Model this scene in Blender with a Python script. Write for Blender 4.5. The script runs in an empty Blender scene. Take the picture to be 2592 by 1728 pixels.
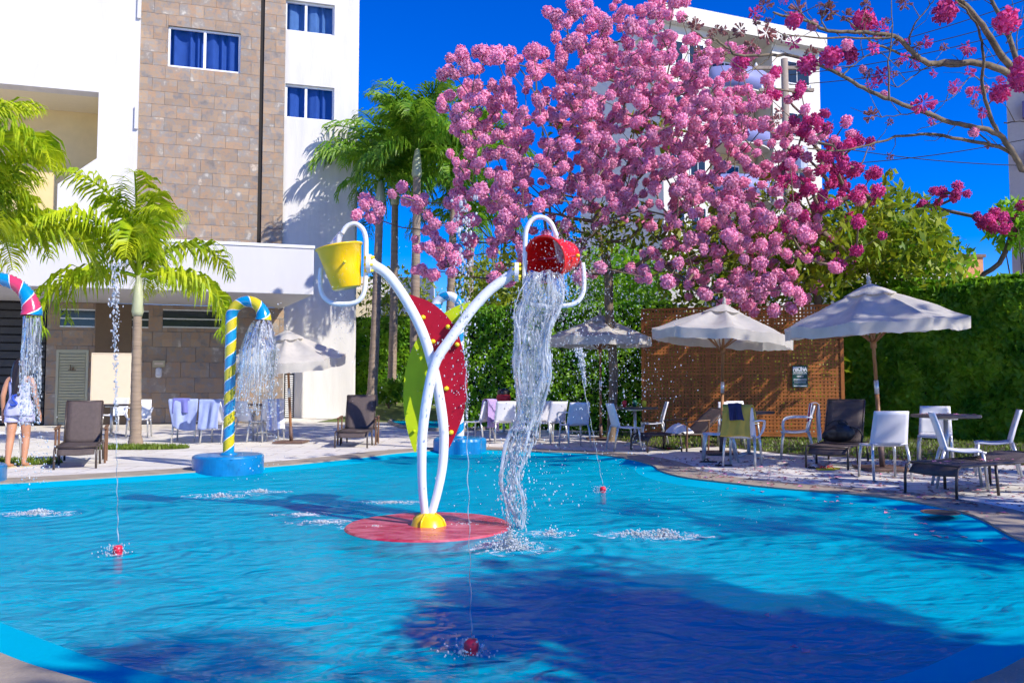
import bpy, bmesh, math, random
import numpy as np
from mathutils import Vector, Matrix, noise as mnoise
from mathutils.geometry import delaunay_2d_cdt
R = math.radians
random.seed(11)
rng = np.random.default_rng(5)
scene = bpy.context.scene
COL = scene.collection

# ------------------------------------------------------------------ camera, sky, sun, exposure
FPX, CX, CY, HOR, CAMZ = 2030.0, 1296.0, 864.0, 978.0, 1.15
PITCH = math.atan((HOR - CY) / FPX)
cd = bpy.data.cameras.new('camera'); cam = bpy.data.objects.new('camera', cd); COL.objects.link(cam)
cd.sensor_width = 36.0; cd.lens = FPX / 2592 * 36.0; cd.clip_start = 0.05; cd.clip_end = 3000
cam.location = (0, 0, CAMZ); cam.rotation_euler = (R(90) + PITCH, 0, 0)
scene.camera = cam
SUN_AZ, SUN_EL = R(-36), R(37)
SUN = Vector((math.cos(SUN_AZ) * math.cos(SUN_EL), math.sin(SUN_AZ) * math.cos(SUN_EL), math.sin(SUN_EL)))
world = bpy.data.worlds.new('World'); scene.world = world; world.use_nodes = True
wn = world.node_tree; wn.nodes.clear()
sky = wn.nodes.new('ShaderNodeTexSky'); sky.sky_type = 'NISHITA'; sky.sun_disc = False
sky.sun_elevation = SUN_EL; sky.sun_rotation = math.atan2(SUN.x, SUN.y)
sky.air_density = 1.0; sky.dust_density = 0.0; sky.ozone_density = 6.0; sky.altitude = 1200
hs = wn.nodes.new('ShaderNodeHueSaturation'); hs.inputs['Saturation'].default_value = 1.44; hs.inputs['Hue'].default_value = .525
bg = wn.nodes.new('ShaderNodeBackground'); bg.inputs[1].default_value = 0.15
wo = wn.nodes.new('ShaderNodeOutputWorld')
wn.links.new(sky.outputs[0], hs.inputs['Color']); wn.links.new(hs.outputs[0], bg.inputs[0]); wn.links.new(bg.outputs[0], wo.inputs[0])
sl = bpy.data.lights.new('sun', 'SUN'); sl.energy = 4.0; sl.angle = R(0.53); sl.color = (1.0, 0.94, 0.84)
so = bpy.data.objects.new('sun', sl); COL.objects.link(so); so.location = SUN * 40
so.rotation_euler = (-SUN).to_track_quat('-Z', 'Y').to_euler()
vs = scene.view_settings; vs.view_transform = 'Standard'; vs.look = 'None'; vs.exposure = 0.66; vs.gamma = 1.0; vs.use_curve_mapping = False
scene.render.engine = 'CYCLES'
cy = scene.cycles
cy.use_denoising = True; cy.use_adaptive_sampling = True; cy.adaptive_threshold = .04
try: cy.denoiser = 'OPENIMAGEDENOISE'
except Exception: pass
cy.max_bounces = 6; cy.transparent_max_bounces = 14; cy.transmission_bounces = 4; cy.diffuse_bounces = 4; cy.glossy_bounces = 2
cy.caustics_reflective = False; cy.caustics_refractive = False; cy.sample_clamp_indirect = 4.0

# ------------------------------------------------------------------ survey helpers (photo pixel -> real place)
def ray(px, py):
    a, b = (px - CX) / FPX, (CY - py) / FPX
    s, c = math.sin(PITCH), math.cos(PITCH)
    return Vector((a, c - b * s, s + b * c))
def P(px, py, Y):
    d = ray(px, py); return Vector((0, 0, CAMZ)) + d * (Y / d.y)
def G(px, py, z=0.0):
    d = ray(px, py); return Vector((0, 0, CAMZ)) + d * ((z - CAMZ) / d.z)

# ------------------------------------------------------------------ mesh helpers
class MB:
    def __init__(s): s.v = []; s.f = []; s.m = []
    def add(s, vs, fs, mi=0):
        o = len(s.v); s.v.extend([tuple(x) for x in vs]); s.f.extend([tuple(i + o for i in f) for f in fs]); s.m.extend([mi] * len(fs)); return s
    def box(s, x0, x1, y0, y1, z0, z1, mi=0):
        return s.add([(x0,y0,z0),(x1,y0,z0),(x1,y1,z0),(x0,y1,z0),(x0,y0,z1),(x1,y0,z1),(x1,y1,z1),(x0,y1,z1)],
            [(0,3,2,1),(4,5,6,7),(0,1,5,4),(1,2,6,5),(2,3,7,6),(3,0,4,7)], mi)
    def obox(s, M, sx, sy, sz, mi=0):
        vs = [M @ Vector((a*sx/2, b*sy/2, c*sz/2)) for c in (-1,1) for a,b in ((-1,-1),(1,-1),(1,1),(-1,1))]
        return s.add(vs, [(0,3,2,1),(4,5,6,7),(0,1,5,4),(1,2,6,5),(2,3,7,6),(3,0,4,7)], mi)
    def bar(s, a, b, w, h, up=Vector((0,0,1))):
        a, b = Vector(a), Vector(b); d = (b - a); L = d.length; d.normalize()
        x = d.cross(up)
        if x.length < 1e-4: x = Vector((1,0,0))
        x.normalize(); z = x.cross(d)
        M = Matrix((x, d, z)).transposed().to_4x4(); M.translation = (a + b) / 2
        return s.obox(M, w, L, h)
    def tube(s, pts, r, n=8, cap=True, mi=0):
        pts = [Vector(p) for p in pts]; k = len(pts)
        rs = r if isinstance(r, (list, tuple)) else [r] * k
        t0 = (pts[1] - pts[0]).normalized()
        x = t0.orthogonal().normalized(); rings = []
        vs = []
        for i, p in enumerate(pts):
            t = (pts[min(i+1,k-1)] - pts[max(i-1,0)])
            t = t.normalized() if t.length > 1e-9 else t0
            x = x - t * x.dot(t)
            x = x.normalized() if x.length > 1e-6 else t.orthogonal().normalized()
            y = t.cross(x)
            for j in range(n):
                a = 2*math.pi*j/n; vs.append(p + (x*math.cos(a) + y*math.sin(a)) * rs[i])
        fs = [(i*n+j, i*n+(j+1)%n, (i+1)*n+(j+1)%n, (i+1)*n+j) for i in range(k-1) for j in range(n)]
        if cap: fs += [tuple(range(n-1,-1,-1)), tuple((k-1)*n+j for j in range(n))]
        return s.add(vs, fs, mi)
    def lathe(s, prof, n=24, M=None, mi=0, cap0=False, cap1=False):
        M = M or Matrix.Identity(4); k = len(prof)
        vs = [M @ Vector((r*math.cos(2*math.pi*j/n), r*math.sin(2*math.pi*j/n), z)) for r, z in prof for j in range(n)]
        fs = [(i*n+j, i*n+(j+1)%n, (i+1)*n+(j+1)%n, (i+1)*n+j) for i in range(k-1) for j in range(n)]
        if cap0: fs.append(tuple(range(n-1,-1,-1)))
        if cap1: fs.append(tuple((k-1)*n+j for j in range(n)))
        return s.add(vs, fs, mi)
    def grid(s, fn, nu, nv, mi=0):
        vs = [fn(i/nu, j/nv) for i in range(nu+1) for j in range(nv+1)]
        w = nv+1
        return s.add(vs, [(i*w+j, (i+1)*w+j, (i+1)*w+j+1, i*w+j+1) for i in range(nu) for j in range(nv)], mi)
    def prism(s, poly, fn, t, mi=0):   # poly 2d, fn(u,v,w)->3d, thickness t
        n = len(poly)
        vs = [fn(u,v,0) for u,v in poly] + [fn(u,v,t) for u,v in poly]
        fs = [tuple(range(n)), tuple(range(2*n-1,n-1,-1))] + [(i,(i+1)%n,n+(i+1)%n,n+i)[::-1] for i in range(n)]
        return s.add(vs, fs, mi)
    def build(s, name, mats, parent=None, smooth=False, off=None, bevel=0, loc=None, fixn=False, solid=0):
        me = bpy.data.meshes.new(name)
        v = s.v if off is None else [(a-off[0], b-off[1], c-off[2]) for a,b,c in s.v]
        me.from_pydata([tuple(q) for q in v], [], s.f)
        mats = mats if isinstance(mats, (list, tuple)) else [mats]
        for m in mats: me.materials.append(m)
        if len(mats) > 1: me.polygons.foreach_set('material_index', s.m)
        if fixn:
            bm = bmesh.new(); bm.from_mesh(me); bmesh.ops.recalc_face_normals(bm, faces=bm.faces); bm.to_mesh(me); bm.free()
        if smooth: me.polygons.foreach_set('use_smooth', [True]*len(me.polygons))
        me.update()
        return obj(name, me, parent, loc, bevel, solid)
def obj(name, me, parent=None, loc=None, bevel=0, solid=0):
    o = bpy.data.objects.new(name, me); COL.objects.link(o)
    if parent is not None: o.parent = parent
    if loc is not None: o.location = loc
    if solid:
        m = o.modifiers.new('thickness', 'SOLIDIFY'); m.thickness = solid; m.offset = 0
    if bevel:
        m = o.modifiers.new('edge', 'BEVEL'); m.width = bevel; m.segments = 2; m.limit_method = 'ANGLE'
    return o
def tag(o, label=None, cat=None, group=None, kind=None):
    if label: o['label'] = label
    if cat: o['category'] = cat
    if group: o['group'] = group
    if kind: o['kind'] = kind
    return o
def thing(name, label, cat, loc=(0,0,0), rotz=0, group=None):
    o = bpy.data.objects.new(name, None); COL.objects.link(o); o.empty_display_size = 0.1
    o.location = loc; o.rotation_euler = (0,0,rotz)
    return tag(o, label, cat, group)
def copy_tree(o, parent=None):
    c = o.copy(); COL.objects.link(c); c.parent = parent
    for ch in list(o.children): copy_tree(ch, c)
    return c
def spline(pts, n, closed=False):
    pts = [np.array(p, float) for p in pts]; k = len(pts); out = []
    segs = k if closed else k-1
    for i in range(segs):
        if closed: p0,p1,p2,p3 = pts[i-1],pts[i],pts[(i+1)%k],pts[(i+2)%k]
        else: p0,p1,p2,p3 = pts[max(i-1,0)],pts[i],pts[i+1],pts[min(i+2,k-1)]
        for j in range(n):
            t = j/n
            out.append(.5*((2*p1)+(-p0+p2)*t+(2*p0-5*p1+4*p2-p3)*t*t+(-p0+3*p1-3*p2+p3)*t**3))
    if not closed: out.append(pts[-1])
    return out
def V(p): return Vector([float(x) for x in p])

# ------------------------------------------------------------------ materials
def mat(name, col, rough=0.6, var=0.12, scale=6.0, spec=0.5, metal=0.0, bump=0.0, bscale=40.0, coat=0.0, col2=None, mixlo=0.4, mixhi=0.6, stretch=(1,1,1), rnd=0.0):
    m = bpy.data.materials.new(name); m.use_nodes = True
    nt = m.node_tree; b = nt.nodes['Principled BSDF']; N = nt.nodes.new; L = nt.links.new
    b.inputs['Roughness'].default_value = rough; b.inputs['Specular IOR Level'].default_value = spec; b.inputs['Metallic'].default_value = metal
    if coat: b.inputs['Coat Weight'].default_value = coat; b.inputs['Coat Roughness'].default_value = .1
    tc = N('ShaderNodeTexCoord'); mp = N('ShaderNodeMapping'); mp.inputs['Scale'].default_value = stretch
    L(tc.outputs['Object'], mp.inputs[0])
    nz = N('ShaderNodeTexNoise'); nz.inputs['Scale'].default_value = scale; nz.inputs['Detail'].default_value = 6; nz.inputs['Roughness'].default_value = .6
    L(mp.outputs[0], nz.inputs['Vector'])
    rmp = N('ShaderNodeValToRGB')
    c2 = col2 or tuple(min(1, c*(1+var)) for c in col); c1 = col if col2 else tuple(c*(1-var) for c in col)
    rmp.color_ramp.elements[0].position = mixlo if col2 else .3; rmp.color_ramp.elements[1].position = mixhi if col2 else .7
    rmp.color_ramp.elements[0].color = (*c1,1); rmp.color_ramp.elements[1].color = (*c2,1)
    L(nz.outputs['Fac'], rmp.inputs[0]); src = rmp.outputs[0]
    if rnd:
        oi = N('ShaderNodeObjectInfo'); h = N('ShaderNodeHueSaturation')
        mr = N('ShaderNodeMapRange'); mr.inputs['To Min'].default_value = 1-rnd; mr.inputs['To Max'].default_value = 1+rnd
        L(oi.outputs['Random'], mr.inputs[0]); L(mr.outputs[0], h.inputs['Value']); L(src, h.inputs['Color']); src = h.outputs[0]
    L(src, b.inputs['Base Color'])
    if bump:
        n2 = N('ShaderNodeTexNoise'); n2.inputs['Scale'].default_value = bscale; n2.inputs['Detail'].default_value = 4
        L(mp.outputs[0], n2.inputs['Vector'])
        bp = N('ShaderNodeBump'); bp.inputs['Strength'].default_value = bump; bp.inputs['Distance'].default_value = .02
        L(n2.outputs['Fac'], bp.inputs['Height']); L(bp.outputs[0], b.inputs['Normal'])
    return m
def leafmat(name, col, col2, trans=0.35, scale=3.0, rough=.45, spec=.4, rnd=.15):
    m = mat(name, col, rough, col2=col2, scale=scale, mixlo=.35, mixhi=.65, spec=spec, rnd=rnd)
    nt = m.node_tree; N = nt.nodes.new; b = nt.nodes['Principled BSDF']; out = nt.nodes['Material Output']
    src = b.inputs['Base Color'].links[0].from_socket
    t = N('ShaderNodeBsdfTranslucent'); mx = N('ShaderNodeMixShader'); mx.inputs[0].default_value = trans
    nt.links.new(src, t.inputs[0]); nt.links.new(b.outputs[0], mx.inputs[1]); nt.links.new(t.outputs[0], mx.inputs[2]); nt.links.new(mx.outputs[0], out.inputs[0])
    return m
M = {}
M['render'] = mat('white render', (.62,.60,.57), .85, var=.09, scale=2.2, bump=.25, bscale=30, stretch=(1,1,.12))
M['beige'] = mat('beige render', (.70,.54,.26), .85, var=.05, scale=2)
M['beige_light'] = mat('pale beige ceiling', (.78,.68,.44), .85, var=.03)
M['canopy'] = mat('canopy panel', (.60,.59,.58), .5, var=.05, scale=1.0, stretch=(1,1,.3))
M['brown'] = mat('brown column', (.15,.10,.055), .7, var=.08)
M['board'] = mat('cream board', (.70,.58,.42), .6, var=.03)
M['door'] = mat('sage door', (.42,.42,.30), .5, var=.05)
M['frame_white'] = mat('white aluminium', (.80,.80,.80), .35, var=.02)
M['dark'] = mat('dark slat', (.03,.03,.03), .5, var=.2)
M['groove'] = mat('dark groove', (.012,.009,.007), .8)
M['plastic_white'] = mat('white resin', (.78,.77,.77), .4, var=.03, scale=3)
M['plastic_shade'] = mat('shade-grey resin', (.66,.65,.68), .45, var=.05, scale=4)  # white resin with the lavender-grey of shade put into its colour
M['alu'] = mat('brushed aluminium', (.62,.61,.58), .35, var=.06, metal=.6)
M['lounger'] = mat('brown sling', (.085,.062,.058), .7, var=.15, scale=20, bump=.4, bscale=180)
M['lounger_frame'] = mat('brown frame', (.06,.042,.034), .4, var=.1)
M['lounger_arm'] = mat('wood arm', (.16,.075,.035), .5, var=.2, stretch=(1,8,8))
M['umb'] = leafmat('umbrella canvas', (.60,.57,.51), (.70,.66,.59), .38, scale=5, rough=.9, spec=.1, rnd=.03)
M['wood'] = mat('oiled wood', (.30,.13,.045), .5, var=.25, scale=10, stretch=(6,6,.6))
M['plate'] = mat('base plate', (.15,.085,.06), .6, var=.2)
M['lattice'] = mat('lattice wood', (.40,.13,.022), .65, var=.25, scale=5, rnd=.18)
M['cane_blue'] = mat('cane blue', (.003,.25,.50), .22, var=.06, coat=.5)
M['cane_yellow'] = mat('cane yellow', (.62,.50,.008), .22, var=.06, coat=.5)
M['cane_white'] = mat('cane white', (.78,.78,.78), .25, var=.03, coat=.5)
M['cane_pink'] = mat('cane pink', (.62,.05,.12), .22, var=.06, coat=.5)
M['pedestal'] = mat('blue pedestal', (.002,.18,.42), .3, var=.2, scale=5, coat=.3)
M['flower_white'] = mat('painted tube', (.74,.76,.78), .28, var=.03, coat=.4)
M['leaf_red'] = mat('red panel', (.36,.003,.020), .5, var=.12, spec=.25)
M['leaf_green'] = mat('lime panel', (.46,.58,.006), .5, var=.08, spec=.25)
M['yellow'] = mat('yellow plastic', (.90,.56,.0), .3, var=.05, coat=.3)
M['bolt'] = mat('bolt cap', (.80,.62,.01), .4)
M['red'] = mat('red plastic', (.82,.010,.008), .3, var=.05, coat=.3)
M['disc'] = mat('red pool disc', (.45,.02,.05), .3, col2=(.66,.16,.20), mixlo=.38, mixhi=.66, scale=5, stretch=(1,2.2,1), bump=.5, bscale=14)
M['steel'] = mat('steel', (.6,.6,.62), .3, metal=.9)
M['nozzle'] = mat('red nozzle', (.70,.02,.05), .35, var=.15, scale=30)
M['coping'] = mat('pool coping', (.34,.28,.21), .75, var=.18, scale=4, bump=.3, bscale=60)
M['lawn_soil'] = mat('lawn soil', (.055,.045,.025), .95, var=.3, scale=5)
M['grass'] = leafmat('grass', (.10,.17,.012), (.20,.27,.03), .3)
M['trunk'] = mat('bark', (.16,.115,.075), .9, var=.35, scale=9, bump=.6, bscale=25, stretch=(1,1,.4))
M['trunk_pale'] = mat('pale bark', (.15,.115,.072), .85, var=.6, scale=6, bump=.5, bscale=25)
M['palm_trunk'] = mat('palm trunk', (.28,.21,.15), .85, var=.3, scale=3, bump=.7, bscale=12, stretch=(.3,.3,3))
M['crownshaft'] = mat('crown shaft', (.40,.42,.27), .5, var=.12, scale=4, stretch=(3,3,.5))
M['frond'] = leafmat('palm frond', (.24,.42,.008), (.60,.66,.02), .5)
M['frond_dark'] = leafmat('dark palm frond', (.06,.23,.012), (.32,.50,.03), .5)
M['hedge_leaf'] = leafmat('hedge leaf', (.06,.26,.008), (.36,.62,.025), .5, scale=1.5)
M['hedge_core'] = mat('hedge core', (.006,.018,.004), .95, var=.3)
M['tree_leaf'] = leafmat('tree leaf', (.09,.19,.008), (.40,.44,.02), .45, scale=2)
M['pink'] = leafmat('pink blossom', (.84,.28,.50), (.94,.58,.72), .42, scale=14, rough=.8, spec=.1, rnd=.14)
M['magenta'] = leafmat('magenta blossom', (.62,.04,.24), (.82,.17,.42), .4, scale=14, rough=.8, spec=.1, rnd=.2)
M['wilted'] = leafmat('wilted blossom', (.22,.13,.06), (.55,.22,.27), .25, scale=12, rough=.9, spec=.1, rnd=.2)
M['petal'] = leafmat('fallen petal', (.70,.14,.30), (.80,.42,.50), .2, scale=30)
M['petal_dry'] = mat('dry petal', (.26,.11,.10), .9, var=.4, scale=10)
M['skin'] = mat('skin', (.52,.25,.14), .5, var=.06)
M['hair'] = mat('dark hair', (.018,.010,.008), .45, var=.3, scale=30, stretch=(4,4,.4))
M['dress'] = mat('lavender playsuit', (.52,.52,.72), .85, var=.08, scale=6)
M['navy'] = mat('royal blue cloth', (.03,.08,.45), .8)
M['towel_blue'] = mat('pale blue towel', (.34,.41,.68), .95, var=.1, scale=8, bump=.4, bscale=160)
M['towel_violet'] = mat('violet towel', (.16,.17,.48), .95, var=.1, scale=8, bump=.4, bscale=160)
M['towel_lilac'] = mat('lilac towel', (.42,.30,.56), .95, var=.12, scale=8, bump=.4, bscale=160)
M['towel_yellow'] = mat('mustard towel', (.64,.42,.07), .95, var=.1, scale=8, bump=.4, bscale=160)
M['towel_dark'] = mat('indigo cloth', (.035,.03,.09), .95, var=.2)
M['towel_white'] = mat('white towel', (.76,.74,.76), .95, var=.05, bump=.4, bscale=160)
M['towel_red'] = mat('crimson towel', (.50,.02,.08), .95, var=.1, bump=.4, bscale=160)
M['bag'] = mat('black bag', (.012,.012,.014), .5, var=.3, bump=.5, bscale=14)
M['table'] = mat('dark table top', (.07,.05,.045), .35, var=.2, scale=8)
M['table_wood'] = mat('weathered table top', (.24,.17,.12), .6, var=.3, scale=8, stretch=(1,6,1))
M['sign'] = mat('green sign', (.004,.085,.055), .5, var=.04)
M['ink'] = mat('white lettering', (.80,.82,.80), .6, var=.01)
M['curtain'] = mat('blue curtain', (.03,.085,.30), .9, var=.12, scale=3)
M['curtain_pale'] = mat('pale blue curtain', (.10,.20,.38), .9, var=.15, scale=3)
M['apt_white'] = mat('apartment render', (.64,.61,.54), .85, var=.04, scale=.6)
M['apt_beige'] = mat('apartment beige', (.60,.50,.30), .85, var=.05, scale=.6)
M['apt_pink'] = mat('apartment pink band', (.70,.42,.38), .85, var=.05)
M['apt_lav'] = mat('lavender balcony', (.20,.22,.44), .6, var=.05)
M['tower'] = mat('tower render', (.50,.45,.40), .85, var=.05)
M['tower_band'] = mat('tower purple band', (.13,.11,.24), .7)
M['orange'] = mat('orange wall', (.62,.28,.12), .85, var=.08)
M['pole'] = mat('concrete pole', (.30,.24,.19), .85, var=.15)
M['wire'] = mat('wire', (.01,.01,.012), .6)
M['dispenser'] = mat('dispenser', (.72,.74,.76), .3)
M['plaque'] = mat('plaque', (.48,.42,.26), .5, var=.08)
M['flip_red'] = mat('red rubber', (.60,.02,.03), .6)
M['flip_yellow'] = mat('yellow rubber', (.70,.55,.02), .6)
M['flip_dark'] = mat('dark rubber', (.03,.025,.02), .7)
M['pot'] = mat('dark pot', (.05,.045,.05), .6)

def glass_mat(name, col=(.02,.04,.08), rough=.03):
    m = bpy.data.materials.new(name); m.use_nodes = True; nt = m.node_tree; nt.nodes.clear(); N = nt.nodes.new; L = nt.links.new
    out = N('ShaderNodeOutputMaterial'); g = N('ShaderNodeBsdfGlossy'); g.inputs['Roughness'].default_value = rough
    t = N('ShaderNodeBsdfTransparent'); t.inputs[0].default_value = (.80,.86,.95,1)
    lw = N('ShaderNodeLayerWeight'); lw.inputs[0].default_value = .5; pw = N('ShaderNodeMath'); pw.operation = 'POWER'; L(lw.outputs['Facing'], pw.inputs[0]); pw.inputs[1].default_value = 4; f = N('ShaderNodeMath'); f.operation = 'MULTIPLY_ADD'; L(pw.outputs[0], f.inputs[0]); f.inputs[1].default_value = .8; f.inputs[2].default_value = .08; mx = N('ShaderNodeMixShader')
    L(f.outputs[0], mx.inputs[0]); L(t.outputs[0], mx.inputs[1]); L(g.outputs[0], mx.inputs[2]); L(mx.outputs[0], out.inputs[0]); return m
M['glass'] = glass_mat('window glass')
M['glass_dark'] = mat('dark glass', (.02,.03,.035), .12, spec=.6)

def water_surface():
    m = bpy.data.materials.new('pool water'); m.use_nodes = True; nt = m.node_tree; nt.nodes.clear(); N = nt.nodes.new; L = nt.links.new
    out = N('ShaderNodeOutputMaterial'); tc = N('ShaderNodeTexCoord')
    def noise(sc, det, st, dist=0, rot=20):
        mp = N('ShaderNodeMapping'); mp.inputs['Scale'].default_value = st; mp.inputs['Rotation'].default_value = (0,0,R(rot)); L(tc.outputs['Object'], mp.inputs[0])
        n = N('ShaderNodeTexNoise'); n.inputs['Scale'].default_value = sc; n.inputs['Detail'].default_value = det; n.inputs['Distortion'].default_value = dist
        L(mp.outputs[0], n.inputs['Vector']); return n.outputs['Fac']
    def mth(op, a, b=None, c=None):
        q = N('ShaderNodeMath'); q.operation = op
        for i, x in enumerate((a,b,c)):
            if x is None: continue
            if hasattr(x, 'links'): L(x, q.inputs[i])
            else: q.inputs[i].default_value = x
        return q.outputs[0]
    big = noise(1.1, 1, (1,1.7,1), .8, -15); mid = noise(3.2, 2, (1,1.8,1), 1.0); fine = noise(10.0, 2, (1,1.6,1), 0, 35)
    h = mth('MULTIPLY_ADD', mid, .55, mth('MULTIPLY', big, .9)); h = mth('MULTIPLY_ADD', fine, .20, h)
    for (cx_, cy_, k, amp, fall) in RINGS:      # ring waves spreading from where water lands
        vm = N('ShaderNodeVectorMath'); vm.operation = 'DISTANCE'; L(tc.outputs['Object'], vm.inputs[0]); vm.inputs[1].default_value = (cx_, cy_, WATER)
        d = vm.outputs['Value']; d2 = mth('ADD', d, mth('MULTIPLY', mid, .12)); w = mth('SINE', mth('MULTIPLY', d2, k)); e = mth('POWER', 2.718, mth('MULTIPLY', d, -fall))
        h = mth('ADD', h, mth('MULTIPLY', mth('MULTIPLY', w, e), amp))
    bp = N('ShaderNodeBump'); bp.inputs['Strength'].default_value = 1.0; bp.inputs['Distance'].default_value = .15; L(h, bp.inputs['Height'])
    g = N('ShaderNodeBsdfGlossy'); g.inputs['Roughness'].default_value = .04; L(bp.outputs[0], g.inputs['Normal'])
    t = N('ShaderNodeBsdfTransparent'); t.inputs[0].default_value = (.80,.97,.99,1)
    df = N('ShaderNodeBsdfDiffuse'); df.inputs[0].default_value = (.0,.41,.57,1); L(bp.outputs[0], df.inputs['Normal'])   # slightly milky, aerated shallow water
    m0 = N('ShaderNodeMixShader'); m0.inputs[0].default_value = .55; L(t.outputs[0], m0.inputs[1]); L(df.outputs[0], m0.inputs[2])
    f = N('ShaderNodeFresnel'); f.inputs[0].default_value = 1.12; L(bp.outputs[0], f.inputs['Normal'])
    mx = N('ShaderNodeMixShader'); L(mth('MULTIPLY', f.outputs[0], .11), mx.inputs[0]); L(m0.outputs[0], mx.inputs[1]); L(g.outputs[0], mx.inputs[2])
    L(mx.outputs[0], out.inputs[0]); return m
WATER = -0.055
RINGS = [(*G(1290,1385,WATER)[:2], 34, .13, 1.3), (*G(298,1402,WATER)[:2], 44, .10, 2.0), (*G(1193,1645,WATER)[:2], 50, .08, 2.4), (*G(600,1260,WATER)[:2], 30, .16, 1.2), (*G(95,1300,WATER)[:2], 30, .16, 1.2), (*G(1680,1358,WATER)[:2], 36, .10, 1.6)]
M['water'] = water_surface()
def clear_water(name, white=.35, scale=(14,14,5), rough=.05, thin=.0):
    m = bpy.data.materials.new(name); m.use_nodes = True; nt = m.node_tree; nt.nodes.clear(); N = nt.nodes.new; L = nt.links.new
    out = N('ShaderNodeOutputMaterial'); tc = N('ShaderNodeTexCoord')
    mp = N('ShaderNodeMapping'); mp.inputs['Scale'].default_value = scale; L(tc.outputs['Object'], mp.inputs[0])
    n = N('ShaderNodeTexNoise'); n.inputs['Scale'].default_value = 1.0; n.inputs['Detail'].default_value = 5; n.inputs['Distortion'].default_value = 1.5; L(mp.outputs[0], n.inputs['Vector'])
    bp = N('ShaderNodeBump'); bp.inputs['Strength'].default_value = .8; bp.inputs['Distance'].default_value = .03; L(n.outputs['Fac'], bp.inputs['Height'])
    g = N('ShaderNodeBsdfGlossy'); g.inputs['Roughness'].default_value = .12; L(bp.outputs[0], g.inputs['Normal'])
    t = N('ShaderNodeBsdfTransparent'); t.inputs[0].default_value = (.93,.96,.98,1)
    f = N('ShaderNodeLayerWeight'); f.inputs[0].default_value = .35; L(bp.outputs[0], f.inputs['Normal'])
    mx = N('ShaderNodeMixShader'); L(f.outputs['Fresnel'], mx.inputs[0]); L(t.outputs[0], mx.inputs[1]); L(g.outputs[0], mx.inputs[2])
    d = N('ShaderNodeBsdfDiffuse'); d.inputs[0].default_value = (.86,.88,.90,1); L(bp.outputs[0], d.inputs['Normal'])
    tl = N('ShaderNodeBsdfTranslucent'); tl.inputs[0].default_value = (.86,.88,.90,1)
    dm = N('ShaderNodeMixShader'); dm.inputs[0].default_value = .4; L(d.outputs[0], dm.inputs[1]); L(tl.outputs[0], dm.inputs[2])
    rp = N('ShaderNodeMapRange'); rp.inputs['From Min'].default_value = .42; rp.inputs['From Max'].default_value = .62
    rp.inputs['To Min'].default_value = max(0, white-.3); rp.inputs['To Max'].default_value = min(1, white+.35); L(n.outputs['Fac'], rp.inputs[0])
    m2 = N('ShaderNodeMixShader'); L(rp.outputs[0], m2.inputs[0]); L(mx.outputs[0], m2.inputs[1]); L(dm.outputs[0], m2.inputs[2])
    L(m2.outputs[0], out.inputs[0]); return m
M['fall'] = clear_water('falling water', .46, (16,16,4))
M['fall_thin'] = clear_water('clear falling water', .10, (22,22,5))
M['curtain_water'] = clear_water('thin water curtain', .22, (26,26,5))
M['drop'] = clear_water('water drops', .72, (6,6,6))
M['foam'] = clear_water('foam', .85, (20,20,20))

def foam_film():
    m = bpy.data.materials.new('foam film'); m.use_nodes = True; nt = m.node_tree; nt.nodes.clear(); N = nt.nodes.new; L = nt.links.new
    out = N('ShaderNodeOutputMaterial'); tc = N('ShaderNodeTexCoord'); n = N('ShaderNodeTexNoise'); n.inputs['Scale'].default_value = 9; n.inputs['Detail'].default_value = 8; n.inputs['Roughness'].default_value = .7; n.inputs['Distortion'].default_value = 1.0
    L(tc.outputs['Object'], n.inputs['Vector']); mr = N('ShaderNodeMapRange'); mr.inputs['From Min'].default_value = .50; mr.inputs['From Max'].default_value = .70; mr.inputs['To Max'].default_value = .85; L(n.outputs['Fac'], mr.inputs[0])
    d = N('ShaderNodeBsdfDiffuse'); d.inputs[0].default_value = (.82,.86,.90,1); t = N('ShaderNodeBsdfTransparent'); mx = N('ShaderNodeMixShader'); L(mr.outputs[0], mx.inputs[0]); L(t.outputs[0], mx.inputs[1]); L(d.outputs[0], mx.inputs[2]); L(mx.outputs[0], out.inputs[0]); return m
M['foam_film'] = foam_film()
def pool_paint():
    m = mat('pool paint', (.001,.37,.53), .8, var=.06, scale=1.3, spec=.0, bump=.1, bscale=30); return m
M['pool'] = pool_paint()
def deck_mat():
    m = mat('deck stone', (.74,.70,.63), .7, var=.10, scale=1.6, bump=.2, bscale=50)
    nt = m.node_tree; N = nt.nodes.new; L = nt.links.new; b = nt.nodes['Principled BSDF']
    src = b.inputs['Base Color'].links[0].from_socket
    tc = N('ShaderNodeTexCoord'); br = N('ShaderNodeTexBrick'); br.offset = .5; br.inputs['Scale'].default_value = 1.0
    br.inputs['Brick Width'].default_value = .9; br.inputs['Row Height'].default_value = .45; br.inputs['Mortar Size'].default_value = .012
    br.inputs['Color1'].default_value = (1,1,1,1); br.inputs['Color2'].default_value = (.88,.87,.85,1); br.inputs['Mortar'].default_value = (.55,.5,.45,1)
    L(tc.outputs['Object'], br.inputs['Vector']); mx = N('ShaderNodeMix'); mx.data_type = 'RGBA'; mx.blend_type = 'MULTIPLY'; mx.inputs[0].default_value = 1
    L(src, mx.inputs[6]); L(br.outputs[0], mx.inputs[7]); L(mx.outputs[2], b.inputs['Base Color']); return m
M['deck'] = deck_mat()
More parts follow.
